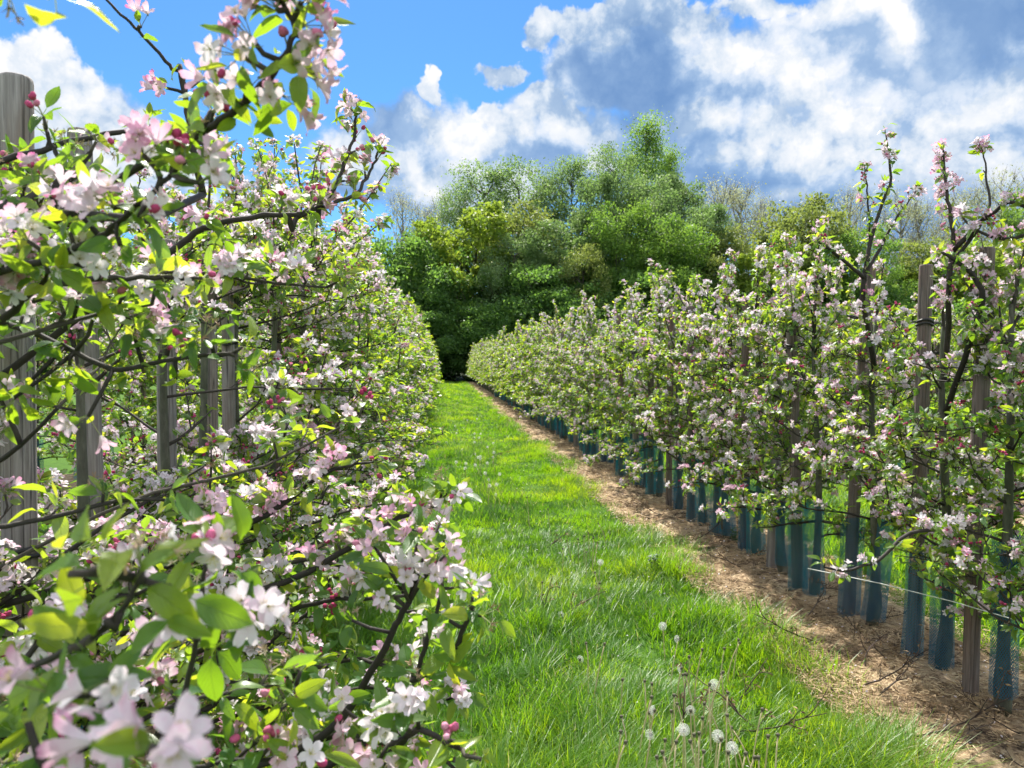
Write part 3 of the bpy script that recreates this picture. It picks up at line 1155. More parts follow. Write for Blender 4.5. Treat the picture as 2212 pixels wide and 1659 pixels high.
def grass_area(b, x0, x1, y0, y1, dens, h, w_, seed, tp, xedge=None, clump=0.0):
    rs = np.random.RandomState(seed)
    n = int((x1 - x0) * (y1 - y0) * dens)
    x, y = rs.uniform(x0, x1, n), rs.uniform(y0, y1, n)
    if clump:
        # pull blades together into tufts
        m_ = max(10, n // 22)
        cx_, cy_ = rs.uniform(x0, x1, m_), rs.uniform(y0, y1, m_)
        k = rs.randint(0, m_, n)
        s_ = rs.rand(n) < clump
        x = np.where(s_, cx_[k] + rs.normal(size=n) * 0.03, x)
        y = np.where(s_, cy_[k] + rs.normal(size=n) * 0.03, y)
    if xedge is not None:
        e = xedge + (vnoise(x * 0, y, 0.55, 77) - 0.5) * 0.34 + rs.normal(size=n) * 0.05
        s_ = x < e
        x, y = x[s_], y[s_]
        n = len(x)
    big = vnoise(x, y, 0.55, 5)
    med = vnoise(x, y, 0.16, 6)
    rut = 1 - 0.38 * np.exp(-((x - 1.15) / .22) ** 2) - 0.38 * np.exp(-((x + .35) / .22) ** 2)
    hh = h * rut * (0.32 + 1.05 * big ** 1.5 + 0.55 * med ** 1.5) * rs.uniform(0.55, 1.25, n)
    # wheel tracks are shorter
    ph = rs.rand(n) * 2 * pi
    lean = vnoise(x, y, 0.35, 8) * 2 * pi * 1.5
    ph = np.where(rs.rand(n) < 0.55, lean + rs.normal(size=n) * 0.7, ph)
    ct, st = np.cos(ph), np.sin(ph)
    tl = rs.uniform(0.05, 0.75, n)
    X = np.stack([ct, st, np.zeros(n)], 1)
    Yd = np.stack([-st, ct, np.zeros(n)], 1)
    Z = unit(np.stack([st * tl, -ct * tl, np.ones(n)], 1))
    B = np.stack([X * (w_ * rs.uniform(0.6, 1.5, n))[:, None], Yd * hh[:, None], Z * hh[:, None]], 1)
    hue = vnoise(x, y, 0.9, 9) * 0.55 + vnoise(x, y, 0.2, 10) * 0.35
    rn = np.clip(hue + rs.rand(n) * 0.35 - 0.12, 0, 0.93)
    rn = np.where(rs.rand(n) < 0.02 + 0.04 * (vnoise(x, y, 0.35, 12) > .72), 1.0, rn)
    pos = np.stack([x, y, np.full(n, -0.01)], 1)
    k = rs.randint(0, len(tp), n)
    for q, t in enumerate(tp):
        s_ = k == q
        b.add(t, B[s_], pos[s_], rn[s_])


gb = Batch()
grass_area(gb, -0.95, 2.3, 1.2, 3.6, 9500, 0.145, 0.0042, 1, BL3, 1.86, 0.65)
grass_area(gb, -0.95, 2.3, 3.6, 7, 6300, 0.14, 0.0050, 2, BL3, 1.88, 0.6)
grass_area(gb, -0.8, 2.3, 7, 14, 3000, 0.11, 0.0075, 3, BL1, 1.93, 0.4)
grass_area(gb, -0.8, 2.3, 14, 28, 1100, 0.12, 0.013, 4, BL1, 1.93)
grass_area(gb, -0.8, 2.3, 28, 58, 500, 0.13, 0.022, 5, BL1, 1.93)
grass_area(gb, 3.0, 5.5, 3, 9, 1500, 0.17, 0.008, 6, BL1)
grass_area(gb, 3.0, 5.5, 9, 25, 420, 0.18, 0.015, 7, BL1)
grass_area(gb, -4.2, -1.7, 2.2, 10, 1100, 0.15, 0.009, 8, BL1)
grass_area(gb, 6.6, 9.2, 6, 16, 300, 0.18, 0.016, 9, BL1)
tag(gb.build('grass', M['grass'], smooth=True), 'bright green unmown grass covering the path between the orchard rows', 'grass', kind='stuff')

# ---- dry litter on the soil strips --------------------------------------
sb = Batch()


def straw_area(x0, x1, y0, y1, dens, ln, w_, seed):
    rs = np.random.RandomState(seed)
    n = int((x1 - x0) * (y1 - y0) * dens)
    x, y = rs.uniform(x0, x1, n), rs.uniform(y0, y1, n)
    s_ = vnoise(x, y, 0.3, seed + 1) * 0.7 + rs.rand(n) * 0.5 > 0.48
    x, y = x[s_], y[s_]
    n = len(x)
    ph = rs.rand(n) * 2 * pi
    up = rs.uniform(-0.1, 0.45, n)
    d = np.stack([np.cos(ph), np.sin(ph), up], 1)
    L = ln * rs.uniform(0.4, 1.4, n)
    t = blade(0.35, 2)
    B = basis(d, np.tile([0, 0, 1.0], (n, 1)), rs.normal(size=n) * 0.5, w_ * rs.uniform(0.5, 1.6, n), L, L)
    B = B[:, [0, 2, 1], :]       # blade grows along z of the template
    rn = np.clip(vnoise(x, y, 0.35, seed + 3) * 0.6 + rs.rand(n) * 0.5 - 0.05, 0, 1)
    sb.add(t, B, np.stack([x, y, 0.045 + rs.rand(n) * 0.025], 1), rn)


straw_area(1.74, 3.1, 2.0, 6, 9500, 0.055, 0.0032, 50)
straw_area(1.74, 3.1, 6, 14, 2600, 0.06, 0.0055, 51)
straw_area(1.74, 3.1, 14, 35, 500, 0.08, 0.012, 52)
straw_area(-1.7, -0.5, 1.0, 5, 1500, 0.06, 0.0035, 53)
# petals dropped by the blossom
fpb = Batch()
rsP = np.random.RandomState(15)
n_ = 1500
fx = np.where(rsP.rand(n_) < .6, rsP.uniform(1.6, 3.1, n_), rsP.uniform(-.9, 1.8, n_))
fy = 2 + 12 * rsP.rand(n_) ** 1.5
fd = rsP.normal(size=(n_, 3)) * [1, 1, .25]
fz = np.where(fx > 1.8, 0.065, 0.03 + rsP.rand(n_) * .05)
sz_ = rsP.uniform(.010, .015, n_)
fpb.add(petal(3, 0.6, 0.36), basis(fd, np.tile([0, 0, 1.0], (n_, 1)), rsP.normal(size=n_) * .5, sz_, sz_, sz_), np.stack([fx, fy, fz], 1), rsP.rand(n_) * .5)
tag(fpb.build('fallen_petals', M['petal']), 'pale petals dropped on the soil strip and the grass', 'petals', kind='stuff')
tag(sb.build('dry_grass_litter', M['straw']), 'dead straw coloured grass and stalks scattered over the bare soil strip', 'dry grass', kind='stuff')

# =====================================================================
# POSTS, TREE GUARDS
# =====================================================================


def make_post(seed, H, r, mat, ties=()):
    rs = np.random.RandomState(seed)
    b = Batch()
    n, rings = 18, 12
    v, f = [], []
    zs = np.concatenate([[0], np.linspace(0.1, H - 0.012, rings), [H - 0.004, H]])
    rr = [r] * (len(zs) - 2) + [r * 0.97, r * 0.90]
    ox, oy = rs.normal() * 0.004, rs.normal() * 0.004
    lob = rs.uniform(0, 6, 3)
    for z, q in zip(zs, rr):
        for k in range(n):
            a = k * 2 * pi / n
            rad = q * (1 + 0.03 * sin(2 * a + lob[0] + z) + 0.02 * sin(3 * a + lob[1] + z * 2)) * (1.04 - 0.03 * z)
            v.append((rad * cos(a) + ox * sin(z * 2), rad * sin(a) + oy * sin(z * 1.6), z))
    m_ = len(zs)
    for i in range(m_ - 1):
        for k in range(n):
            k2 = (k + 1) % n
            f.append((i * n + k, i * n + k2, (i + 1) * n + k2, (i + 1) * n + k))
    f.append(tuple((m_ - 1) * n + k for k in range(n)))
    b.raw(v, f)
    root = b.build('wooden_post', mat)
    root['category'] = 'post'
    for z in ties:
        t = Batch()
        a = np.linspace(0, 2 * pi, 17)
        for dz in (-0.012, 0.006):
            t.tube(np.stack([(r + 0.006) * np.cos(a) + 0.0, (r + 0.006) * np.sin(a), z + dz + 0.006 * np.sin(a * 2)], 1), 0.006, 6, cap=False)
        a = np.linspace(-pi * .8, pi * .8, 11)
        t.tube(np.stack([r + 0.035 + 0.04 * np.cos(a), 0.035 * np.sin(a), z + 0.01 * np.cos(a)], 1), 0.005, 6)
        t.build('tie', M['black'], root)
    return root


POSTS = [make_post(1, 2.20, 0.040, M['post_grey'], (1.05, 1.78)), make_post(2, 2.10, 0.040, M['post_grey'], (1.7,)),
         make_post(3, 2.12, 0.034, M['post_brown'], (1.15, 1.82)), make_post(4, 2.0, 0.036, M['post_brown'], (1.72,))]
for p_ in POSTS: p_['used'] = 0


def use(proto, loc, rz, sc=1.0, tilt=(0, 0)):
    if proto.get('used', 1) == 0:
        o = proto
        o['used'] = 1
    else:
        o = copy_tree(proto)
    o.location = loc
    o.rotation_euler = (tilt[0], tilt[1], rz)
    o.scale = sc if hasattr(sc, '__len__') else (sc, sc, sc)
    return o


def make_guard(seed, H, r):
    rs = np.random.RandomState(seed)
    b = Batch()
    n, rings = 20, 9
    v, uv, f = [], [], []
    l = rs.uniform(0, 6, 4)
    for i in range(rings):
        t = i / (rings - 1)
        for k in range(n + 1):
            a = k * 2 * pi / n
            q = r * (1 + 0.13 * sin(2 * a + l[0] + t * 1.2) + 0.06 * sin(3 * a + l[1] - t * 2) + 0.12 * (t - 0.5) * sin(a + l[2])) * (1.06 - 0.10 * sin(pi * t))
            if k == n: q *= 1.05
            v.append((q * cos(a), q * sin(a), H * t + 0.012 * sin(a + l[3]) * (t > 0.5)))
            uv.append((k / n, H * t))
    for i in range(rings - 1):
        for k in range(n):
            f.append((i * (n + 1) + k, i * (n + 1) + k + 1, (i + 1) * (n + 1) + k + 1, (i + 1) * (n + 1) + k))
    b.raw(v, f, uv=uv)
    o = b.build('tree_guard', M['guard'])
    o['category'] = 'tree guard'
    o['used'] = 0
    return o


GUARDS = [make_guard(1, 0.62, 0.058), make_guard(2, 0.58, 0.066), make_guard(3, 0.66, 0.054), make_guard(4, 0.60, 0.062)]

# =====================================================================
# APPLE ROWS
# =====================================================================
ORD = ['nearest', 'second nearest', 'third nearest', 'fourth nearest', 'fifth nearest', 'sixth nearest', 'seventh nearest', 'eighth nearest',
       'ninth nearest', 'tenth nearest', 'eleventh nearest', 'twelfth nearest']


def in_sight(p, dmin):
    """False for points closer to the viewer than dmin inside the picture's cone (pruned back beside the path)"""
    q = p - CAM
    d = q @ FW
    x, y = q @ RT, q @ UP
    inside = (np.abs(x) < 0.74 * d + 0.05) & (np.abs(y) < 0.57 * d + 0.05) & (d > -0.1)
    return ~(inside & (d < dmin)) & (np.linalg.norm(q, axis=1) > 0.45)


A = lambda *p: np.array(p, float)
up_ = (0, 0, 1)
bx_, by_ = XL, 1.28      # tree whose trunk stands just outside the left border
T0 = A(-1.12, 1.15, 0)
T1 = A(-1.14, 0.45, 0)
fs_ = (0.020, 0.025)
extraA = [
    dict(fs=(0.0148, 0.0185), ls=(0.028, 0.047), pts=[T0 + A(0, 0, 1.5), P(-260, -60, .7), P(-160, -100, .62), P(-40, -60, .62), P(30, -30, .62)], r=(0.004, 0.0025), jit=0.0005, cl=[(P(15, -20, .62), (.1, -.3, -.8), 2, 4, 3, .3), (P(95, -12, .62), (.6, -.3, -.5), 3, 3, 0, 0)]),
    # long branch with big blossom heads across the upper left
    dict(fs=(0.0148, 0.0185), ls=(0.028, 0.047), pts=[T0 + A(0, 0, 1.35), P(-60, 600, 1.02), P(60, 573, 0.98), P(150, 545, 0.95), P(215, 510, 0.93), P(268, 470, 0.90), P(330, 415, 0.88), P(372, 375, 0.87)], r=(0.0055, 0.0028), jit=0.001, sp=0.05, start=.25, nl=(4, 7), pk=(.3, .1, .3),
         cl=[(P(245, 450, .86), (-.2, -.6, .6), 0, 4, 7, .1), (P(300, 470, .86), (.5, -.6, .2), 0, 3, 5, .15), (P(160, 455, .92), (-.3, -.5, .7), 0, 4, 6, 0.), (P(310, 335, .86), (-.1, -.6, .8), 0, 4, 6, .05),
             (P(400, 350, .84), (.3, -.5, .7), 0, 6, 3, .25), (P(430, 395, .85), (.8, -.5, .1), 0, 3, 4, .3), (P(415, 300, .9), (.1, -.3, 1), 2, 7, 4, 0), (P(60, 520, .95), (-.2, -.6, .6), 0, 6, 5, .5),
             (P(105, 590, .95), (.2, -.5, -.4), 3, 7, 0, 0), (P(260, 530, .9), (.2, -.4, -.7), 3, 5, 0, 0), (P(180, 575, .98), (.1, -.6, .2), 0, 5, 4, 0.)]),
    # tall pink spray against the sky
    dict(fs=(0.0148, 0.0185), ls=(0.028, 0.047), pts=[T0 + A(.25, .05, 1.6), P(330, 340, 1.0), P(455, 275, .93), P(500, 245, .90), P(545, 205, .88), P(590, 160, .86), P(622, 105, .85), P(640, 60, .85), P(610, 5, .85)], r=(0.0056, 0.0028), jit=0.001, sp=0.05, start=.25, nl=(3, 6), pk=(.6, .2, .1), pink=.35,
         cl=[(P(545, 85, .84), (-.7, -.4, .4), 0, 3, 7, .45), (P(520, 120, .84), (-.6, -.5, .1), 0, 3, 5, .1), (P(600, 20, .84), (-.4, -.3, .8), 0, 4, 6, .55), (P(655, 55, .84), (.6, -.5, .3), 0, 4, 5, .1),
             (P(675, 105, .85), (.8, -.4, -.1), 0, 4, 5, .5), (P(640, 150, .85), (.7, -.5, -.3), 0, 4, 5, .65), (P(600, 200, .87), (.6, -.5, -.3), 0, 5, 4, .4), (P(500, 185, .89), (-.6, -.5, .4), 0, 5, 4, .5),
             (P(525, 250, .90), (.1, -.6, -.7), 3, 6, 0, 0), (P(650, 5, .84), (.3, -.2, .9), 0, 5, 4, .5), (P(455, 240, .93), (-.3, -.5, .7), 3, 7, 0, 0)]),
    # bare pruned shoot leaning out to the top left
    dict(fs=(0.0148, 0.0185), ls=(0.028, 0.047), pts=[P(440, 420, 1.55), P(415, 330, 1.5), P(404, 240, 1.5), P(398, 190, 1.5), P(388, 140, 1.5)], r=(0.0065, 0.0052), jit=0.001, cl=[(P(360, 190, 1.47), (-.6, -.4, .2), 0, 5, 4, .2), (P(430, 175, 1.5), (.6, -.3, .5), 2, 5, 4, 0)]),
    dict(fs=(0.0148, 0.0185), ls=(0.028, 0.047), pts=[P(397, 165, 1.5), P(372, 148, 1.49), P(345, 115, 1.47), P(300, 65, 1.44), P(262, 32, 1.42), P(215, -15, 1.4)], r=(0.0042, 0.0022), jit=0.001, cl=[(P(305, 58, 1.43), (.1, -.2, 1), 0, 2, 2, .4)]),
    dict(fs=(0.0148, 0.0185), ls=(0.028, 0.047), pts=[T0 + A(0.1, .1, 1.75), P(60, 330, 1.35), P(180, 300, 1.4), P(270, 285, 1.45), P(360, 290, 1.5), P(420, 330, 1.55)], r=(0.006, 0.004), sp=0.075, start=0.3, nl=(5, 8), pk=(.25, .05, .3)),
    # lower long bare branch
    dict(fs=(0.0148, 0.0185), ls=(0.028, 0.047), pts=[T0 + A(0, 0, 1.15), P(-40, 690, 1.25), P(35, 705, 1.22), P(140, 748, 1.22), P(245, 803, 1.20), P(330, 785, 1.20), P(425, 768, 1.18), P(500, 765, 1.16)], r=(0.0055, 0.003), jit=0.001, sp=0.07, start=.3, nl=(4, 7), pk=(.15, .05, .4),
         cl=[(P(70, 820, 1.18), (-.3, -.3, -.6), 3, 10, 0, 0), (P(30, 860, 1.15), (0, -.5, -.6), 2, 9, 3, 0), (P(150, 790, 1.2), (-.1, -.5, -.5), 2, 9, 4, 0), (P(440, 730, 1.15), (.1, -.3, .8), 2, 9, 6, 0), (P(510, 780, 1.15), (.7, -.3, 0), 2, 8, 5, 0),
             (P(290, 720, 1.2), (.1, -.4, .7), 2, 6, 4, 0), (P(200, 690, 1.2), (-.1, -.4, .7), 3, 8, 0, 0), (P(380, 820, 1.2), (.2, -.4, -.6), 3, 6, 0, 0), (P(190, 900, 1.15), (0, -.5, -.5), 0, 5, 3, .3)]),
    dict(fs=(0.0148, 0.0185), ls=(0.028, 0.047), pts=[P(-60, 720, 1.1), P(0, 695, 1.1), P(45, 650, 1.08), P(90, 615, 1.05), P(200, 600, 1.1), P(300, 600, 1.15), P(420, 600, 1.2)], r=(0.0065, 0.0035), sp=0.07, start=0.1, nl=(5, 8), pk=(.55, .1, .15)),
    dict(fs=(0.0148, 0.0185), ls=(0.028, 0.047), pts=[P(-30, 460, 1.1), P(60, 440, 1.1), P(120, 400, 1.15), P(170, 360, 1.2), P(195, 330, 1.2)], r=(0.007, 0.004), sp=0.06, start=0.1, pk=(.5, .25, .1), pink=.3),
    dict(fs=(0.0148, 0.0185), ls=(0.028, 0.047), pts=[P(185, 470, 1.2), P(140, 380, 1.2), P(118, 330, 1.2), P(100, 280, 1.2)], r=(0.005, 0.003), sp=0.05, start=0.4, nl=(3, 6), pk=(.45, .2, .2)),
]
extraB = [
    dict(pts=[P(-100, 1600, .95), P(60, 1420, .95), P(160, 1330, .98), P(260, 1290, 1.0), P(380, 1250, 1.0)], r=(0.0045, 0.0025), sp=0.045, start=.1, nl=(5, 8), pk=(.35, .1, .25)),
    dict(pts=[P(-100, 1750, .9), P(120, 1650, .92), P(300, 1560, .95), P(450, 1500, .98), P(600, 1480, 1.0)], r=(0.0045, 0.0025), sp=0.045, start=.1, nl=(5, 8), pk=(.4, .1, .2)),
    dict(pts=[P(150, 1800, .95), P(320, 1700, .95), P(480, 1640, .98), P(650, 1640, 1.0)], r=(0.0045, 0.0025), sp=0.045, start=.1, nl=(5, 8), pk=(.3, .1, .25)),
    dict(pts=[P(-80, 1150, 1.2), P(100, 1120, 1.25), P(250, 1080, 1.3), P(380, 1080, 1.35), P(480, 1110, 1.4)], r=(0.0045, 0.0025), sp=0.055, start=.3, nl=(5, 8), pk=(.3, .1, .25)),
    # out of focus sprays right in front of the lens, lower left
    dict(pts=[T1 + A(0, 0, .85), P(-120, 1760, .72), P(60, 1720, .64), P(200, 1690, .58), P(235, 1600, .55), P(245, 1500, .54)], r=(0.0042, 0.0022), jit=0.0005,
         cl=[(P(232, 1470, .52), (.0, -.95, .25), 0, 4, 3, .45), (P(120, 1500, .53), (-.5, -.6, .3), 0, 3, 2, .5), (P(60, 1560, .6), (-.5, -.4, .5), 3, 6, 0, 0)], fs=(0.0165, 0.019), ls=(0.034, 0.050)),
    dict(pts=[P(60, 1760, .6), P(250, 1720, .52), P(340, 1680, .46), P(370, 1650, .45)], r=(0.0035, 0.0022), jit=0.0005,
         cl=[(P(375, 1620, .43), (.15, -.85, .4), 0, 2, 4, .7), (P(300, 1600, .46), (-.5, -.6, .4), 0, 2, 3, .8), (P(420, 1700, .46), (.3, -.5, .1), 1, 5, 3, .6), (P(200, 1720, .5), (-.2, -.6, .4), 0, 4, 2, .2)], fs=(0.0155, 0.018), ls=(0.032, 0.048)),
    dict(pts=[T1 + A(0, 0, 1.0), P(-80, 1500, .66), P(80, 1440, .60), P(200, 1380, .57), P(280, 1300, .56), P(300, 1250, .56)], r=(0.0038, 0.0020), jit=0.0005,
         cl=[(P(150, 1240, .52), (-.9, -.3, .25), 3, 3, 0, 0), (P(200, 1230, .52), (-.6, -.4, .6), 3, 2, 0, 0), (P(305, 1230, .55), (.1, -.4, .8), 2, 5, 6, 0), (P(370, 1270, .56), (.7, -.4, .3), 3, 3, 0, 0), (P(150, 1400, .56), (-.3, -.7, .2), 3, 6, 0, 0), (P(230, 1340, .55), (.1, -.7, .1), 3, 3, 0, 0)],
         ls=(0.034, 0.050), young=.25),
    dict(pts=[P(300, 1760, .8), P(380, 1560, .8), P(420, 1420, .78), P(440, 1260, .78), P(445, 1200, .78)], r=(0.0038, 0.0020), jit=0.0005,
         cl=[(P(440, 1190, .76), (-.1, -.6, .7), 0, 4, 7, .15), (P(400, 1370, .74), (-.3, -.7, .4), 0, 4, 6, .2), (P(500, 1210, .78), (.6, -.5, .2), 3, 6, 0, 0), (P(555, 1310, .78), (.5, -.7, .3), 0, 4, 6, .25), (P(450, 1400, .76), (.3, -.7, -.2), 3, 5, 0, 0)], ls=(0.035, 0.055)),
    dict(pts=[P(60, 1760, .9), P(160, 1640, .9), P(100, 1560, .9), P(60, 1500, .9)], r=(0.003, 0.002), sp=0.05, ls=(0.034, 0.055)),
    dict(pts=[P(500, 1780, 1.0), P(470, 1680, 1.0), P(560, 1600, 1.0), P(640, 1480, 1.05)], r=(0.0035, 0.002), sp=0.055, start=0.0, ls=(0.032, 0.052), pk=(.4, .1, .2)),
]
T2 = A(-1.10, 1.78, 0)
extraC = [
    dict(pts=[T2 + A(0, 0, .5), P(500, 1500, 1.75), P(650, 1450, 1.6), P(780, 1420, 1.5), P(870, 1450, 1.45)], r=(0.008, 0.003), sp=0.045, start=.3, nl=(6, 9), pk=(.4, .1, .2)),
    dict(pts=[T2 + A(0, 0, .4), P(560, 1620, 1.7), P(700, 1600, 1.55), P(800, 1560, 1.5), P(900, 1600, 1.4), P(980, 1660, 1.35)], r=(0.009, 0.003), sp=0.045, start=.3, nl=(6, 9), pk=(.45, .1, .2)),
    dict(pts=[T2 + A(0, 0, .7), P(560, 1350, 1.75), P(680, 1300, 1.7), P(800, 1290, 1.6), P(930, 1340, 1.6)], r=(0.008, 0.003), sp=0.045, start=.3, nl=(6, 9), pk=(.45, .1, .2)),
    dict(pts=[T2 + A(0, 0, .35), P(450, 1700, 1.6), P(600, 1700, 1.5), P(720, 1690, 1.4), P(840, 1720, 1.3)], r=(0.008, 0.003), sp=0.045, start=.3, nl=(6, 9), pk=(.35, .1, .25)),
    dict(pts=[T2 + A(.1, .2, .6), P(700, 1500, 1.9), P(820, 1480, 1.85), P(920, 1520, 1.8), P(1000, 1500, 1.7)], r=(0.007, 0.003), sp=0.05, start=.3, nl=(6, 9), pk=(.4, .1, .2)),
    dict(pts=[T2 + A(.1, .2, .8), P(640, 1200, 1.95), P(760, 1230, 1.9), P(880, 1210, 1.9), P(960, 1180, 1.9)], r=(0.007, 0.003), sp=0.05, start=.3, nl=(6, 9), pk=(.5, .1, .2)),
    dict(pts=[P(720, 1700, 1.35), P(880, 1500, 1.3), P(920, 1400, 1.28), P(955, 1270, 1.27)], r=(0.006, 0.003), sp=0.05, start=.2, nl=(5, 8), pk=(.5, .1, .2)),
    # flowering shoots at the lower middle
    dict(pts=[T2 + A(0, 0, .6), P(600, 1650, 1.5), P(740, 1560, 1.4), P(820, 1420, 1.32), P(855, 1350, 1.30), P(885, 1300, 1.28)], r=(0.009, 0.005), jit=0.001,
         cl=[(P(870, 1250, 1.25), (.1, -.5, .6), 0, 5, 7, .2), (P(920, 1240, 1.25), (.6, -.5, .3), 0, 4, 5, .1), (P(900, 1160, 1.28), (0, -.4, .9), 0, 6, 6, .2), (P(960, 1200, 1.26), (.7, -.4, .4), 0, 4, 4, .4), (P(810, 1180, 1.3), (-.3, -.5, .6), 0, 5, 5, .1),
             (P(850, 1290, 1.26), (-.4, -.6, .1), 0, 4, 4, .5), (P(800, 1240, 1.3), (-.4, -.5, .5), 0, 4, 5, .1), (P(760, 1340, 1.3), (-.3, -.5, .5), 2, 7, 5, 0), (P(950, 1130, 1.3), (.4, -.2, 1), 2, 5, 4, 0)]),
    dict(pts=[T2 + A(.1, -.2, .45), P(700, 1680, 1.4), P(850, 1500, 1.3), P(930, 1450, 1.24), P(985, 1400, 1.2), P(1010, 1340, 1.18), P(1020, 1290, 1.17)], r=(0.008, 0.003), jit=0.001,
         cl=[(P(1015, 1310, 1.16), (.2, -.3, 1), 2, 8, 5, 0), (P(1040, 1330, 1.16), (.9, -.3, .2), 2, 5, 4, 0), (P(970, 1340, 1.18), (-.8, -.3, .3), 3, 7, 0, 0), (P(960, 1420, 1.2), (-.2, -.6, -.3), 3, 7, 0, 0), (P(1000, 1420, 1.2), (.6, -.4, -.4), 3, 5, 0, 0),
             (P(905, 1470, 1.22), (0, -.5, .5), 2, 6, 4, 0)], ls=(0.034, 0.055)),
    dict(pts=[P(700, 1760, 1.2), P(790, 1690, 1.15), P(860, 1610, 1.1), P(900, 1570, 1.08), P(960, 1600, 1.08), P(1000, 1620, 1.06)], r=(0.007, 0.003), jit=0.001,
         cl=[(P(830, 1560, 1.06), (-.3, -.6, .6), 0, 4, 7, .1), (P(885, 1520, 1.06), (.1, -.5, .8), 0, 5, 6, .0), (P(770, 1600, 1.08), (-.5, -.5, .3), 0, 5, 5, .3), (P(820, 1640, 1.05), (0, -.8, .1), 0, 3, 5, .1), (P(970, 1600, 1.05), (.2, -.5, .7), 1, 5, 6, .5),
             (P(1040, 1640, 1.05), (.8, -.3, .2), 3, 4, 0, 0), (P(930, 1650, 1.05), (0, -.6, .2), 0, 6, 3, .6), (P(740, 1530, 1.1), (-.4, -.4, .5), 0, 5, 4, 0)], ls=(0.034, 0.054)),
    dict(pts=[T2 + A(.1, 0, .9), P(640, 1250, 1.6), P(760, 1180, 1.55), P(860, 1120, 1.55), P(940, 1090, 1.55), P(985, 1060, 1.55)], r=(0.008, 0.003), sp=0.042, start=.02, pk=(.6, .08, .12), nf=(5, 8)),
    dict(pts=[T2 + A(.1, 0, 1.05), P(560, 1130, 1.7), P(650, 1060, 1.7), P(720, 1010, 1.7), P(790, 1000, 1.7)], r=(0.008, 0.003), sp=0.042, start=.02, pk=(.6, .12, .1), nf=(5, 8), pink=.4),
    dict(pts=[T2 + A(.05, 0, 1.5), P(400, 520, 1.7), P(440, 492, 1.7), P(500, 478, 1.7), P(590, 465, 1.7), P(650, 462, 1.7)], r=(0.0085, 0.005), sp=0.11, start=.5),
    dict(pts=[P(640, 470, 1.75), P(700, 440, 1.8), P(740, 370, 1.85), P(765, 300, 1.9), P(770, 250, 1.9)], r=(0.006, 0.003), sp=0.035, start=.1, nl=(3, 5), nf=(4, 6), pk=(.6, .3, .1), pink=.45, ls=(.03, .05)),
    dict(pts=[P(690, 450, 1.8), P(770, 420, 1.85), P(800, 370, 1.9), P(812, 340, 1.9)], r=(0.005, 0.003), sp=0.04, start=.1, nl=(3, 6), pk=(.6, .2, .1), pink=.3, ls=(.03, .05)),
]

keepA = lambda p: in_sight(p, 1.25)
left_labels = {
    0: 'apple tree just outside the left border whose blossom branches cross the sky at upper left',
    1: 'closest apple tree, its out of focus leaves and pink flowers filling the lower left corner',
    2: 'apple tree at left whose flowering shoots hang over the grass at lower middle',
}


def window(p):
    # the bare stretch of the near left trees through which the posts show
    r = p[:, 0] / np.maximum(p[:, 1], .2)
    return ~((p[:, 2] > 1.18) & (p[:, 2] < 1.66) & (p[:, 1] < 2.2) & (p[:, 1] > .2) & (r < -0.22) & (np.sin(p[:, 0] * 91 + p[:, 2] * 57) < .9))


tA = make_apple(101, 2.3, (0.95, 0.6), 0, 38, 0.065, extra=extraA, base=tuple(T0), shoots=.3, keep=lambda p: in_sight(p, 1.05) & (p[:, 2] < 1.86) & window(p), tops=0)
tag(tA, left_labels[0], group='apple trees in the left row')
tB = make_apple(102, 2.0, (0.8, 0.45), 0, 14, 0.12, skip_auto=True, extra=extraB, base=tuple(T1), keep=lambda p: in_sight(p, 1.1) & (p[:, 2] < 1.7) & window(p), tops=0)
tag(tB, left_labels[1], group='apple trees in the left row')
tC = make_apple(103, 2.45, (1.15, 0.55), 0, 44, 0.07, extra=extraC, base=tuple(T2), keep=lambda p: in_sight(p, 1.12) & (p[:, 2] < 2.05) & window(p), tops=2, zmin=0.3, top_t=0.35)
tag(tC, left_labels[2], group='apple trees in the left row')

# variants
LODSETS = {0: [], 1: [], 2: []}
for i in range(7):
    LODSETS[0].append(make_apple(200 + i, [2.3, 2.2, 2.35, 2.25, 2.2, 2.3, 2.22][i], (0.74, 0.44), 0, 20, 0.074, tops=5, toplen=(0.35, 0.85), pk=(.38, .08, .14), zmin=0.42, ztop=0.80, top_t=.62))
for i in range(6):
    LODSETS[1].append(make_apple(300 + i, [2.3, 2.15, 2.4, 2.25, 2.2, 2.35][i], (0.76, 0.45), 1, 20, 0.076, tops=5, toplen=(0.35, 0.8), lsz=(0.036, 0.062), fsz=(0.018, 0.023), pk=(.42, .06, .12), zmin=0.42, ztop=0.82))
for i in range(5):
    LODSETS[2].append(make_apple(400 + i, [2.35, 2.2, 2.4, 2.3, 2.25][i], (0.8, 0.5), 2, 27, 0.095, tops=5, toplen=(0.3, 0.65), lsz=(0.050, 0.090), fsz=(0.025, 0.033), pk=(.54, .05, .06), zmin=0.42))
for k in LODSETS:
    for t in LODSETS[k]: t['used'] = 0
cnt = {0: 0, 1: 0, 2: 0}
rsR = np.random.RandomState(9)


def use_tree(loc, lod, label, group, sc=1.0, rz=None):
    st = LODSETS[lod]
    # the choice walks through the variants, never the same twice running
    cnt[lod] += 1
    pr = st[(cnt[lod] * 3 + (cnt[lod] // len(st))) % len(st)]
    if pr['used'] == 0:
        o = pr
        pr['used'] = 1
    else:
        o = copy_tree(pr)
    o.location = loc
    o.rotation_euler = (0, 0, (rsR.choice([0, pi]) + rsR.normal() * 0.22) if rz is None else rz)
    sc = sc if hasattr(sc, '__len__') else (sc, sc, sc)
    o.scale = (sc[0] * rsR.uniform(.93, 1.05), sc[1] * rsR.uniform(.95, 1.1), sc[2] * rsR.uniform(0.94, 1.05))
    tag(o, label, 'apple tree', group)
    return o


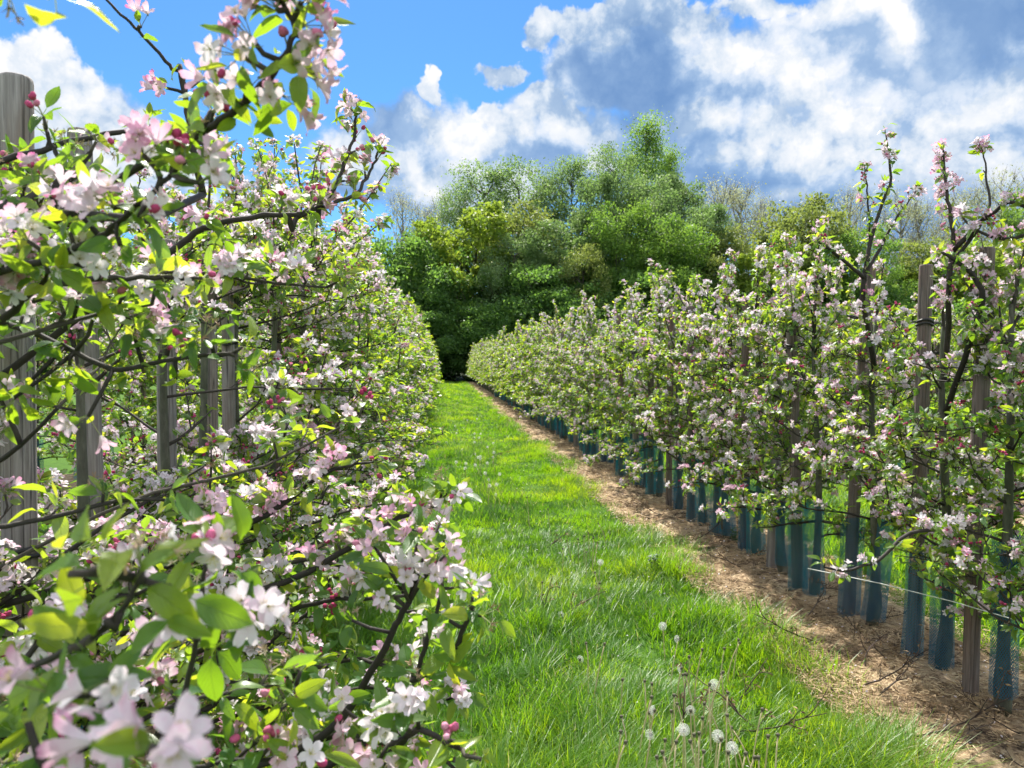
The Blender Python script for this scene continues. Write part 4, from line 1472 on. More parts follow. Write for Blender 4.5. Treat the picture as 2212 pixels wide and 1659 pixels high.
# right row beside the path: every tree with a post beside it and a net sleeve
GR = 'apple trees in the row right of the path'
yy = [2.05, 2.65, 3.15, 3.62, 4.25, 4.8, 5.35, 5.9, 6.5, 7.1]
y = 7.8
while y < 55:
    yy.append(y)
    y += 0.72 + (0.1 if y > 25 else 0)
for i, y in enumerate(yy):
    lod = 0 if y < 7.5 else (1 if y < 18 else 2)
    x = XR + rsR.normal() * 0.03
    if 0 <= i - 2 < 10:
        lab = ORD[i - 2] + ' blossoming apple tree of the row right of the path'
    elif i < 2:
        lab = ['apple tree off the right border reaching leaves into the picture edge', 'apple tree at the right border with a low branch over the string'][i]
    elif y < 18:
        lab = 'apple tree in the middle stretch of the blossoming row right of the path'
    elif y < 36:
        lab = 'apple tree further back where the right row shrinks to a pale hedge'
    else:
        lab = 'tiny pale apple tree at the far end of the row right of the path'
    if i in (3, 4):
        x = XR + 0.02          # these two are built one by one below
    else:
        use_tree((x, y, 0.03), lod, lab, GR, 0.95 if y < 5 else 1.03)
    if 2.4 < y < 34:
        k = [0, 3, 1, 2][i % 4] if y < 8 else rsR.randint(0, 4)
        k = 2 + (i % 2) if i % 3 else k
        near_i = 0 <= i - 2 < 9
        px, py = x - 0.04 + rsR.normal() * 0.02, y + 0.17
        tl_ = (rsR.normal() * 0.015, rsR.normal() * 0.02)
        po = use(POSTS[k], (px, py, -0.02), rsR.rand() * 6, (1, 1, rsR.uniform(1.0, 1.08)), tl_)
        wd = 'grey' if k < 2 else 'brown'
        tag(po, 'brown wooden post at the right border' if i < 2 else ('%s round wooden post beside the %s trunk of the right row' % (wd, ORD[i - 2])) if near_i else '%s wooden post half hidden by blossom further along the right row' % wd,
            'post', 'wooden posts of the right row')
        for q_, (gx, gy) in enumerate(((x + 0.005, y + 0.005), (px, py))):
            if q_ and i % 4 == 2: continue
            gd = use(GUARDS[rsR.randint(0, 4)], (gx, gy, 0.03 + 0.10 * rsR.rand() * (1 - q_)), rsR.rand() * 6, (1, 1, rsR.uniform(.92, 1.12)), (rsR.normal() * .03, rsR.normal() * .03) if not q_ else tl_)
            what = 'trunk' if not q_ else 'post'
            tag(gd, 'blue net sleeve round the %s at the right border' % what if i < 2 else ('blue net sleeve round the foot of the %s %s in the right row' % (ORD[i - 2], what)) if near_i else 'small blue net sleeve in the long line under the right row', 'tree guard', 'net sleeves of the right row')
        if y > 6:
            gd = use(GUARDS[rsR.randint(0, 4)], (x + 0.1, y + 0.42, 0.04), rsR.rand() * 6, 1.0, (rsR.normal() * .05, rsR.normal() * .05))
            tag(gd, 'blue net sleeve standing empty between a post and the next trunk of the right row', 'tree guard', 'spare net sleeves of the right row')

# left row beside the path
GL = 'apple trees in the left row'
yy = [2.55, 3.2, 3.85, 4.5, 5.2, 5.9, 6.6, 7.3]
y = 8.0
while y < 55:
    yy.append(y)
    y += 0.74 + (0.1 if y > 25 else 0)
for i, y in enumerate(yy):
    lod = 0 if y < 6.5 else (1 if y < 16 else 2)
    x = XL + rsR.normal() * 0.03
    if i < 8:
        lab = ORD[i] + ' tree trunk with blossoming crown inside the picture, left row'
    elif y < 16:
        lab = 'apple tree in the middle stretch of the blossoming row left of the path'
    else:
        lab = 'small pale apple tree far along the row left of the path'
    if i < 5:
        o = make_apple(600 + i, [1.98, 2.18, 2.5, 2.72, 2.75][i], (1.18, 0.55), 0, 46, 0.066, base=(x, y, 0.03), zmin=0.32, top_t=0.30, gap=(1.0, 1.72, 0.93), tops=[3, 4, 7, 8, 8][i], toplen=(.25, [.4, .45, .7, .75, .75][i]),
                       keep=lambda p: window(p) & ~((p[:, 2] > 1.15 + .02 * p[:, 1]) & (p[:, 2] < 1.70) & (p[:, 0] / p[:, 1] < -.22) & (p[:, 0] > -1.6) & (np.sin(p[:, 1] * 43 + p[:, 0] * 71) < .75)), pk=(.60, .10, .15))
        tag(o, lab, 'apple tree', GL)
    else:
        use_tree((x + 0.10, y, 0.03), lod, lab, GL, (1.48, 1.1, 1.2))
    if y < 12:
        gd = use(GUARDS[rsR.randint(0, 4)], (x + 0.02, y + 0.01, 0.05), rsR.rand() * 6, 1.0)
        tag(gd, ('blue net sleeve at the foot of the %s trunk in the left row' % ORD[i]) if i < 4 else 'blue net sleeve hidden in leaves further along the left row', 'tree guard', 'net sleeves of the left row')
# (photo x at mid height, distance, radius scale, height, lean x)
lp_list = [(37, 1.98, 1.05, 1.07, -0.012, 0, 'thick pale grey post at the left border, the closest post'),
           (208, 2.62, 0.95, 1.15, -0.035, 1, 'grey leaning post whose cut top stands against the cloud, second from left'),
           (362, 3.28, 1.0, 0.97, 0.0, 0, 'smooth grey post, third from left, bare between the leaves'),
           (455, 3.9, 0.95, 0.97, 0.0, 1, 'fourth grey post from the left, one of a close pair'),
           (492, 4.3, 0.9, 0.97, 0.01, 0, 'fifth grey post from the left, right one of a close pair'),
           (597, 5.4, 1.0, 0.97, 0.0, 2, 'sixth post from the left, dark among leaves'),
           (632, 5.95, 1.0, 1.0, 0.0, 1, 'seventh post from the left, pale with its top above the leaves'),
           (690, 7.4, 1.0, 0.97, 0.0, 0, None), (730, 8.9, 1.0, 0.97, 0.0, 1, None), (765, 10.5, 1.0, 0.97, 0, 3, None)]
for (u, d, rsc, hs, ln, k, lab) in lp_list:
    q = P(u, 900, d)
    po = use(POSTS[k], (q[0], q[1], -0.02), rsR.rand() * 6, (rsc, rsc, hs), (0, ln))
    tag(po, lab or 'grey post deep in the leaves far along the left row', 'post', 'wooden posts of the left row')

# rows beyond
for (X0, ya, yb, st, gname, l1) in ((6.1, 5.5, 50, 0.86, 'apple trees in the second row on the right', 'apple tree in the second row on the right, seen through the first row'),
                                   (9.7, 9, 46, 1.1, 'apple trees in the third row on the right', 'apple tree in the third row on the right, mostly hidden'),
                                   (-4.75, 4.5, 24, 1.0, 'apple trees in the second row on the left', 'apple tree of the next row on the left, glimpsed between the posts')):
    y = ya
    j = 0
    while y < yb:
        lod = 1 if y < 11 else 2
        use_tree((X0 + rsR.normal() * .05, y, 0.02), lod, l1, gname, 1.0 if X0 < 8 else 1.02)
        if y < 14 and j % 2 == 0:
            po = use(POSTS[rsR.randint(0, 4)], (X0 + 0.1, y + 0.1, -0.02), rsR.rand() * 6, (1, 1, 1.0), (0, rsR.normal() * 0.02))
            tag(po, 'post glimpsed through the leaves in ' + gname[15:].replace('the ', 'the ', 1), 'post', 'posts in ' + gname[15:])
        if y < 12:
            gd = use(GUARDS[rsR.randint(0, 4)], (X0 + 0.02, y + 0.01, 0.04), rsR.rand() * 6)
            tag(gd, 'blue net sleeve glimpsed in ' + gname[15:], 'tree guard', 'net sleeves in ' + gname[15:])
        y += st
        j += 1

# hand placed shoots rising from the near right trees, each fixed to its own tree
TR = A(XR + 0.02, 4.25, 0.03)
shR = [
    dict(pts=[TR + A(0, 0, 1.5), P(1862, 640, 4.1), P(1872, 560, 4.1), P(1890, 480, 4.1), P(1925, 400, 4.1), P(1920, 330, 4.1), P(1912, 285, 4.1)], r=(0.016, 0.003), sp=0.045, start=.25, nl=(3, 6), nf=(3, 6), pk=(.6, .15, .1), pink=.3, ls=(.035, .055), spread=.9, up=.3),
    dict(pts=[P(1868, 590, 4.1), P(1900, 540, 4.1), P(1935, 470, 4.1), P(1975, 420, 4.1)], r=(0.012, 0.003), sp=0.05, start=.3, nl=(3, 6), pk=(.6, .2, .1), pink=.3, ls=(.035, .055)),
    dict(pts=[P(1880, 520, 4.1), P(1875, 450, 4.1), P(1872, 400, 4.1), P(1868, 365, 4.1)], r=(0.006, 0.003), sp=0.045, start=.3, nl=(3, 6), pk=(.7, .2, .1), pink=.4, ls=(.035, .055)),
    dict(pts=[P(1865, 600, 4.1), P(1820, 560, 4.0), P(1780, 530, 3.95), P(1765, 520, 3.95)], r=(0.011, 0.004), sp=0.06, start=.3, nl=(4, 7), pk=(.7, .1, .1), ls=(.04, .06)),
]
tR = make_apple(501, 2.1, (0.75, 0.44), 0, 15, 0.08, ztop=.75, top_t=.62, extra=shR, base=tuple(TR), tops=1)
tag(tR, 'right row apple tree with the tallest leafy shoot, standing against the cloud', 'apple tree', GR)
TS = A(XR + 0.02, 3.62, 0.03)
shS = [
    dict(pts=[TS + A(0, 0, 1.55), P(2050, 600, 3.5), P(2062, 520, 3.5), P(2050, 450, 3.5), P(2042, 380, 3.5), P(2038, 325, 3.5)], r=(0.014, 0.004), sp=0.028, start=.35, nl=(2, 4), nf=(4, 7), pk=(.85, .1, .05), pink=.55, ls=(.03, .045), spread=1.0, up=.2),
    dict(pts=[P(2062, 560, 3.5), P(2110, 500, 3.4), P(2140, 440, 3.4), P(2130, 380, 3.4), P(2124, 325, 3.4)], r=(0.009, 0.003), sp=0.3, start=.8, cl=[(P(2125, 318, 3.4), (0, -.3, 1), 0, 5, 8, .6), (P(2120, 330, 3.4), (-.3, -.3, .7), 0, 3, 6, .5)], ls=(.035, .05)),
    dict(pts=[TS + A(0, 0, 1.3), P(2130, 640, 3.3), P(2100, 590, 3.3), P(2060, 560, 3.3), P(2035, 545, 3.3)], r=(0.015, 0.006), sp=0.08, start=.4),
    dict(pts=[P(2060, 540, 3.5), P(2120, 480, 3.35), P(2180, 430, 3.25), P(2240, 460, 3.15)], r=(0.012, 0.006), sp=0.05, start=.1, nl=(4, 6), pk=(.8, .1, .1), pink=.2),
    dict(pts=[P(2250, 500, 3.2), P(2170, 520, 3.2), P(2110, 500, 3.25), P(2080, 470, 3.3)], r=(0.009, 0.004), sp=0.05, start=.1, nl=(4, 6), pk=(.8, .1, .1), pink=.2),
    dict(pts=[TS + A(0, 0, .75), P(2060, 1140, 3.2), P(1960, 1150, 3.0), P(1900, 1210, 2.95), P(1830, 1235, 2.95), P(1780, 1225, 2.95)], r=(0.010, 0.004), sp=0.07, start=.3, nl=(5, 8), pk=(.4, .05, .2), up=.3),
]
tS = make_apple(502, 2.1, (0.75, 0.44), 0, 14, 0.085, ztop=.75, top_t=.62, extra=shS, base=tuple(TS), tops=1)
tag(tS, 'apple tree at the right with a dense mauve blossom spike and a tufted bare shoot', 'apple tree', GR)

# string running down to the ground at the right
wb = Batch()
wb.tube([P(1745, 1228, 4.3), P(1900, 1260, 3.9), P(2060, 1300, 3.4), P(2230, 1350, 3.0)], 0.0022, 6)
wob = wb.build('guy_string', M['wire'])
tag(wob, 'thin pale string stretched aslant below the branches at the lower right', 'string')

# =====================================================================
# DANDELIONS AND PRUNINGS
# =====================================================================
M['puff'] = leafy('seed_down', [(0, (0.75, 0.76, 0.74)), (1, (0.85, 0.85, 0.83))], None, [(0, (0.7, 0.72, 0.7)), (1, (0.8, 0.8, 0.8))], 0.5, 0.8, 0.1)
M['dstem'] = leafy('dandelion_stem', [(0, (0.50, 0.52, 0.22)), (1, (0.66, 0.56, 0.34))], None, [(0, (0.3, 0.35, 0.1)), (1, (0.4, 0.35, 0.15))], 0.25, 0.5, 0.4)
M['dhead'] = plain('dandelion_receptacle', [(0, (0.06, 0.07, 0.04)), (1, (0.14, 0.12, 0.08))], 0.8)
M['yellow'] = plain('dandelion_yellow', [(0, (0.80, 0.55, 0.01)), (1, (0.85, 0.65, 0.03))], 0.7)


def dandelion(kind, h, seed, R=0.026):
    rs = np.random.RandomState(seed)
    root = empty('dandelion', (0, 0, 0))
    b = Batch()
    lx, ly = rs.normal() * 0.06 * h / .3, rs.normal() * 0.06 * h / .3
    t = np.linspace(0, 1, 8)
    pts = np.stack([lx * t ** 2 + 0.004 * np.sin(t * 5 + seed), ly * t ** 2, h * t], 1)
    b.tube(pts, np.linspace(0.0034, 0.0026, 8), 6, rs.rand())
    b.build('stem', M['dstem'], root)
    top = pts[-1]
    hb = Batch()
    hb.add(ball_tpl(0, 8, 5, 0.8), np.eye(3)[None] * (0.0075 if kind != 'full' else 0.004), top[None] + [[0, 0, 0.002]], np.array([.5]))
    if kind != 'yellow':
        # little reflexed bracts below the head
        a = np.arange(9) * 2 * pi / 9
        d = np.stack([np.cos(a), np.sin(a), -0.9 + 0 * a], 1)
        B = basis(d, np.tile([0, 0, 1.0], (9, 1)), np.zeros(9), np.full(9, 0.004), np.full(9, 0.011), np.full(9, 0.004))
        hb.add(Tpl([(-.4, 0, 0), (.4, 0, 0), (.2, 1, 0), (-.2, 1, 0)], [(0, 1, 2, 3)]), B, np.tile(top, (9, 1)), rs.rand(9))
    hb.build('receptacle', M['dhead'], root)
    if kind == 'yellow':
        yb = Batch()
        n = 60
        a = rs.rand(n) * 2 * pi
        e = rs.uniform(0.05, 1.2, n)
        d = np.stack([np.cos(a) * np.cos(e), np.sin(a) * np.cos(e), np.sin(e)], 1)
        B = basis(d, np.tile([0, 0, 1.0], (n, 1)), np.zeros(n), np.full(n, 0.004), np.full(n, 0.016), np.full(n, 0.004))
        yb.add(Tpl([(-.4, 0, 0), (.4, 0, 0), (.4, 1, 0), (-.4, 1, 0)], [(0, 1, 2, 3)]), B, np.tile(top, (n, 1)), rs.rand(n))
        yb.build('petals', M['yellow'], root)
    if kind in ('full', 'half'):
        sb_ = Batch()
        n = 120
        i = np.arange(n) + .5
        ph = np.arccos(1 - 2 * i / n)
        a = pi * (1 + 5 ** .5) * i
        d = np.stack([np.cos(a) * np.sin(ph), np.sin(a) * np.sin(ph), np.cos(ph)], 1)
        if kind == 'half':
            s_ = (d @ unit(rs.normal(size=3) + [0, 0, -0.6])) > 0.1
            d = d[s_]
            n = len(d)
        B = basis(d, np.tile([0.1, 0.2, 1.0], (n, 1)), np.zeros(n), np.full(n, 0.00045), np.full(n, R * .8), np.full(n, 0.00045))
        sb_.add(Tpl([(-.5, 0, 0), (.5, 0, 0), (.5, 1, 0), (-.5, 1, 0)], [(0, 1, 2, 3)]), B, np.tile(top, (n, 1)), rs.rand(n))
        # parachutes: eight fine hairs each
        v, f = [], []
        for k in range(9):
            aa = k * 2 * pi / 9
            c_, s2 = cos(aa), sin(aa)
            bb = len(v)
            v += [(-s2 * .045, 0.0, c_ * .045), (s2 * .045, 0, -c_ * .045), (c_, .42, s2)]
            f.append((bb, bb + 1, bb + 2))
        star = Tpl(v, f)
        B = basis(d, np.tile([0.1, 0.2, 1.0], (n, 1)), rs.rand(n) * 3, np.full(n, 0.0052), np.full(n, 0.0052), np.full(n, 0.0052))
        sb_.add(star, B, top + d * R * .78, rs.rand(n))
        sb_.build('seed_head', M['puff'], root)
    root['category'] = 'dandelion'
    root['used'] = 0
    return root


DAN = {'full': [dandelion('full', 0.22, 1), dandelion('full', 0.30, 2)], 'half': [dandelion('half', 0.24, 3, .023), dandelion('half', 0.28, 4, .023)],
       'bare': [dandelion('bare', 0.26, 5), dandelion('bare', 0.33, 6), dandelion('bare', 0.22, 7)], 'yellow': [dandelion('yellow', 0.10, 8)]}
DH = {'full': [.22, .30], 'half': [.24, .28], 'bare': [.26, .33, .22], 'yellow': [.10]}


def gpt(u, v, h):
    """point at height h above the ground seen at photo position u,v"""
    a, b = P(u, v, 1.0) - CAM, 0
    t = (h - CAMZ) / a[2]
    return CAM + a * t


spots = [
    ('full', 1440, 1352, 'round white dandelion clock standing highest in the patch, above a brown twig', .20), ('full', 1533, 1475, 'white dandelion clock crossed by a dark bare twig', .24), ('full', 1476, 1570, 'white dandelion clock low in the patch, left of a touching pair', .27),
    ('full', 1537, 1590, 'left one of the two touching white dandelion clocks', .27), ('full', 1563, 1593, 'right one of the two touching white dandelion clocks', .26), ('half', 1460, 1440, 'ragged flattened dandelion clock in the middle of the patch', .25),
    ('half', 1451, 1393, 'small thin dandelion clock below the highest round one', .22), ('half', 1219, 1326, 'white dandelion clock beside the dark twig at left of the grass', .10), ('half', 1245, 1410, 'lone half blown dandelion clock low in the grass', .08),
    ('half', 1390, 1588, 'faint half blown dandelion clock left of the stalks', .25), ('half', 1400, 1530, 'half blown dandelion head among pale stalks, left edge of the patch', .26), ('half', 1498, 1530, 'half blown dandelion head near the middle of the stalks', .26),
    ('half', 1483, 1605, 'half blown dandelion head under the left clock', .25), ('yellow', 1060, 1245, 'yellow dandelion flower under the leafy branch tip', .06), ('half', 1044, 1240, 'white seed head next to the yellow dandelion flower', .08),
    ('full', 1290, 1215, 'white dandelion clock on a tall thin stalk halfway up the grass', .25),
]
for (k, u, v, lab, h) in spots:
    z = gpt(u, v, h)
    i = len(lab) % len(DAN[k])
    o = use(DAN[k][i], (z[0], z[1], 0.0), (u * 1.7) % 6, 1.0)
    s_ = h / DH[k][i]
    o.scale = (1, 1, 1)
    o.location.z = h - DH[k][i]
    tag(o, lab, 'dandelion', 'dandelions in the grass')
rsD = np.random.RandomState(31)
bare = [(1262, 1400), (1340, 1465), (1395, 1485), (1410, 1540), (1350, 1575), (1300, 1600), (1425, 1590), (1445, 1620), (1465, 1545), (1505, 1560), (1520, 1500), (1550, 1405), (1570, 1390), (1575, 1460), (1500, 1620), (1610, 1590), (1630, 1580),
        (1640, 1640), (1600, 1540), (1525, 1450), (1480, 1470), (1530, 1610), (1570, 1640), (1660, 1600), (1420, 1640), (1380, 1510), (1560, 1520), (1590, 1620), (1490, 1410), (1690, 1630), (1460, 1650), (1545, 1650), (1510, 1600), (1437, 1500)]
bare += [(u_ + 14, v_ - 9) for (u_, v_) in bare[::2]]
for (u, v) in bare:
    i = rsD.randint(0, 3)
    z = gpt(u + rsD.normal() * 4, v, DH['bare'][i] * .95)
    o = use(DAN['bare'][i], (z[0], z[1], -0.015), rsD.rand() * 6, 1.0, (rsD.normal() * .06, rsD.normal() * .06))
    tag(o, 'bare blown dandelion stalk with a tiny dark head in the patch at lower middle', 'dandelion', 'bare dandelion stalks in the near patch')
for (u, v) in [(1240, 1165), (1250, 1160), (1262, 1158), (1275, 1150), (1280, 1160), (1290, 1260), (1215, 1180), (1300, 1240), (1265, 1190), (1285, 1175), (1190, 1100), (1145, 1075), (1310, 1130), (1170, 1260)]:
    i = rsD.randint(0, 3)
    z = gpt(u, v, DH['bare'][i] * .9)
    o = use(DAN['bare'][i], (z[0], z[1], -0.03), rsD.rand() * 6, 1.0, (rsD.normal() * .08, rsD.normal() * .08))
    tag(o, 'pale bare dandelion stalk in the small bunch halfway up the grass path', 'dandelion', 'bare dandelion stalks halfway up the path')
for n_ in range(34):
    u = 1010 + rsD.normal() * 25
    v = 905 + rsD.rand() * 110 if n_ < 24 else 1010 + rsD.rand() * 70
    z = gpt(u + (v - 900) * .3, v, .2)
    o = use(DAN['half' if n_ % 3 == 0 else 'full'][n_ % 2], (z[0], z[1], -0.03), rsD.rand() * 6, 1.0)
    tag(o, 'tiny white seed head dotted in the far part of the grass path', 'dandelion', 'far seed heads on the path')


def dead_branch(seed, L, forks=4, r=0.006, curl=True):
    rs = np.random.RandomState(seed)
    b = Batch()
    pts = wiggle((0, 0, 0), (1, 0, 0.05), L, rs, 10, (0, 0, 0), 0.16)
    pts[:, 2] = np.abs(pts[:, 2]) * 0.5
    b.tube(pts, np.linspace(r, r * .35, len(pts)), 6, rs.rand() * .8)
    lb = Batch()
    for k in range(forks):
        j = rs.randint(2, 9)
        d = unit(pts[j] - pts[j - 1]) + np.array([0, rs.choice([-1, 1]) * rs.uniform(.3, .9), rs.uniform(-.1, .7)])
        q = wiggle(pts[j], d, L * rs.uniform(.15, .4), rs, 6, (0, 0, -.2), 0.15)
        q[:, 2] = np.abs(q[:, 2])
        b.tube(q, np.linspace(r * .6, r * .25, len(q)), 5, rs.rand() * .8)
        for m_ in range(3):
            pp = q[rs.randint(3, 7)]
            n = 3
            d2 = rs.normal(size=(n, 3)) * .8 + [0, 0, -.2]
            B = basis(d2, np.tile([0, 0, 1.0], (n, 1)), rs.rand(n) * 3, rs.uniform(.012, .02, n), rs.uniform(.018, .032, n), np.full(n, .02))
            lb.add(LEAF1[1], B, np.tile(pp, (n, 1)), rs.rand(n) * .35)
    root = b.build('pruned_branch', M['deadtwig'])
    lb.build('withered_leaves', M['straw'], root)
    root['category'] = 'fallen branch'
    root['used'] = 0
    return root


DB = [dead_branch(i, [0.40, 0.50, 0.34, 0.28][i], [4, 4, 3, 3][i], 0.0045) for i in range(4)]
tw = [
    # (u, v, height, rz deg, tilt up deg, which, label)
    (1640, 1585, .02, 150, -42, 0, 'dark bare prune twig standing crooked out of the dandelion patch, leaning left'),
    (1480, 1600, .02, 115, -60, 2, 'upright thin twig rising between dandelion stalks'),
    (1590, 1530, .02, 30, -45, 3, 'dark forked twig crossing behind a white dandelion clock'),
    (1170, 1340, .02, 60, -65, 3, 'dark curled twig poking up at the left of the grass, left of a seed head'),
    (1215, 1345, .02, 40, -35, 2, 'dark slanting twig right of the curled one in the grass'),
    (1180, 1185, .03, 25, -30, 3, 'short dark twig lying aslant halfway up the grass'),
    (1060, 985, .05, -20, -12, 0, 'broken branch lying far up the grass path'),
    (1560, 1575, .03, -40, -5, 1, 'long thin dead stick running through grass to the lower border'),
    (1835, 1485, .05, -5, -6, 1, 'long dark branch lying on straw below the red brown post'),
    (1900, 1500, .05, 10, -20, 0, 'forked dark branch lying in front of the straw at the right'),
    (1960, 1590, .05, -18, -8, 1, 'long dark pruning at the lower right corner, upper one'),
    (2010, 1630, .05, 6, -8, 0, 'long dark pruning at the lower right corner, lower one'),
    (1780, 1390, .05, 170, -8, 1, 'curved pale ended stick lying by the blue sleeves'),
    (1745, 1330, .05, 20, -30, 0, 'dark pruning with dead leaves standing up near the sleeves'),
    (1600, 1225, .05, 160, -10, 2, 'bleached forked stick at the inner edge of the soil strip'),
    (1620, 1200, .05, -60, -25, 3, 'short dark forked pruning where the soil strip narrows'),
    (1500, 1165, .05, 15, -10, 1, 'dark twig lying across the middle of the soil strip'),
    (1420, 1110, .05, 160, -15, 2, 'twig lying on the soil strip further back'),
    (1330, 1060, .05, 35, -15, 3, 'small twig on straw far along the soil strip'),
    (1870, 1440, .05, 70, -15, 2, 'short crooked stick beside the swollen foot of a trunk'),
]
for (u, v, h, rz, tl, k, lab) in tw:
    z = gpt(u, v, h)
    o = use(DB[k], tuple(z), RD(rz), 1.0)
    o.rotation_euler = (0, RD(tl), RD(rz))
    tag(o, lab, 'fallen branch', 'pruned branches lying about')
rsT = np.random.RandomState(61)
for n_ in range(90):
    y = 2.3 + 9 * rsT.rand() ** 1.4
    o = use(DB[n_ % 4], (rsT.uniform(1.9, 2.95), y, 0.055), rsT.rand() * 6.28, rsT.uniform(.35, .75), (rsT.normal() * .2, rsT.normal() * .08 - .05))
    tag(o, 'small dark twig among the many strewn over the soil strip', 'fallen branch', 'small twigs strewn on the soil strip')

# nettle-like weeds at the edge of the grass
wm = leafy('weed_leaf', [(0, (0.02, 0.07, 0.03)), (1, (0.04, 0.12, 0.05))], None, [(0, (0.05, 0.16, 0.03)), (1, (0.1, 0.25, 0.04))], .35, .5, .4)
for j, (u, v, lab) in enumerate([(1410, 1245, 'dark green nettle tuft in the grass beside the soil strip'), (1590, 1180, 'small dark nettle at the very edge of the soil strip')]):
    rs = np.random.RandomState(70 + j)
    z = gpt(u, v, 0)
    b, sbb = Batch(), Batch()
    for k in range(4):
        p = wiggle((rs.normal() * .03, rs.normal() * .03, 0), (rs.normal() * .2, rs.normal() * .2, 1), rs.uniform(.16, .24), rs, 6, (0, 0, .3), .05)
        sbb.tube(p, 0.002, 5)
        q, dd = along(p, .022, rs, .3)
        n = len(q) * 4
        a = rs.rand(n) * 6.28
        d = np.stack([np.cos(a), np.sin(a), rs.uniform(-.1, .6, n)], 1)
        s2 = rs.uniform(.03, .045, n)
        b.add(LEAF1[0], basis(d, np.tile([0, 0, 1.0], (n, 1)), rs.normal(size=n) * .2, s2 * 1.3, s2, s2), np.repeat(q, 4, 0), rs.rand(n))
    root = empty('nettle', (z[0], z[1], 0), 0, 0.7)
    sbb.build('stems', M['stalk'], root)
    b.build('leaves', wm, root)
    tag(root, lab, 'nettle')

# =====================================================================
# WOOD BEHIND THE ORCHARD
# =====================================================================
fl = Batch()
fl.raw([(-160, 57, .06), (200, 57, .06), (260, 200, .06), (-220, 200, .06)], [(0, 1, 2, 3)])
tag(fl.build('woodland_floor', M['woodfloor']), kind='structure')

KM = {}


def fol(name, top, tr, mixf=0.4):
    KM[name] = leafy('foliage_' + name, [(0, top[0]), (0.6, top[1]), (1, top[2])], None, [(0, tr[0]), (1, tr[1])], mixf, 0.55, 0.35)


fol('willow', [(.08, .14, .055), (.13, .21, .085), (.20, .29, .15)], [(.18, .32, .06), (.34, .48, .15)], .45)
fol('maple', [(.10, .17, .025), (.17, .25, .035), (.26, .32, .06)], [(.24, .38, .03), (.42, .52, .05)], .45)
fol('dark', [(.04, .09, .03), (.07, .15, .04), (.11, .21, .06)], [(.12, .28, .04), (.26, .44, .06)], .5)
fol('green', [(.06, .14, .025), (.11, .21, .04), (.17, .28, .06)], [(.18, .36, .04), (.34, .52, .06)], .45)
fol('olive', [(.09, .13, .035), (.14, .185, .05), (.21, .25, .08)], [(.22, .30, .05), (.36, .42, .08)], .45)
fol('pale', [(.22, .25, .15), (.32, .35, .22), (.42, .44, .30)], [(.35, .4, .18), (.5, .52, .3)], .45)
M['fbark'] = plain('forest_bark', [(0, (.05, .045, .035)), (1, (.12, .11, .09))], .9)
M['palebark'] = plain('pale_twigs', [(0, (.20, .19, .16)), (1, (.32, .30, .26))], .9)

LC = Tpl([(0, -.5, 0), (.42, 0, .12), (0, .6, -.05), (-.42, 0, .12)], [(0, 1, 2, 3)])


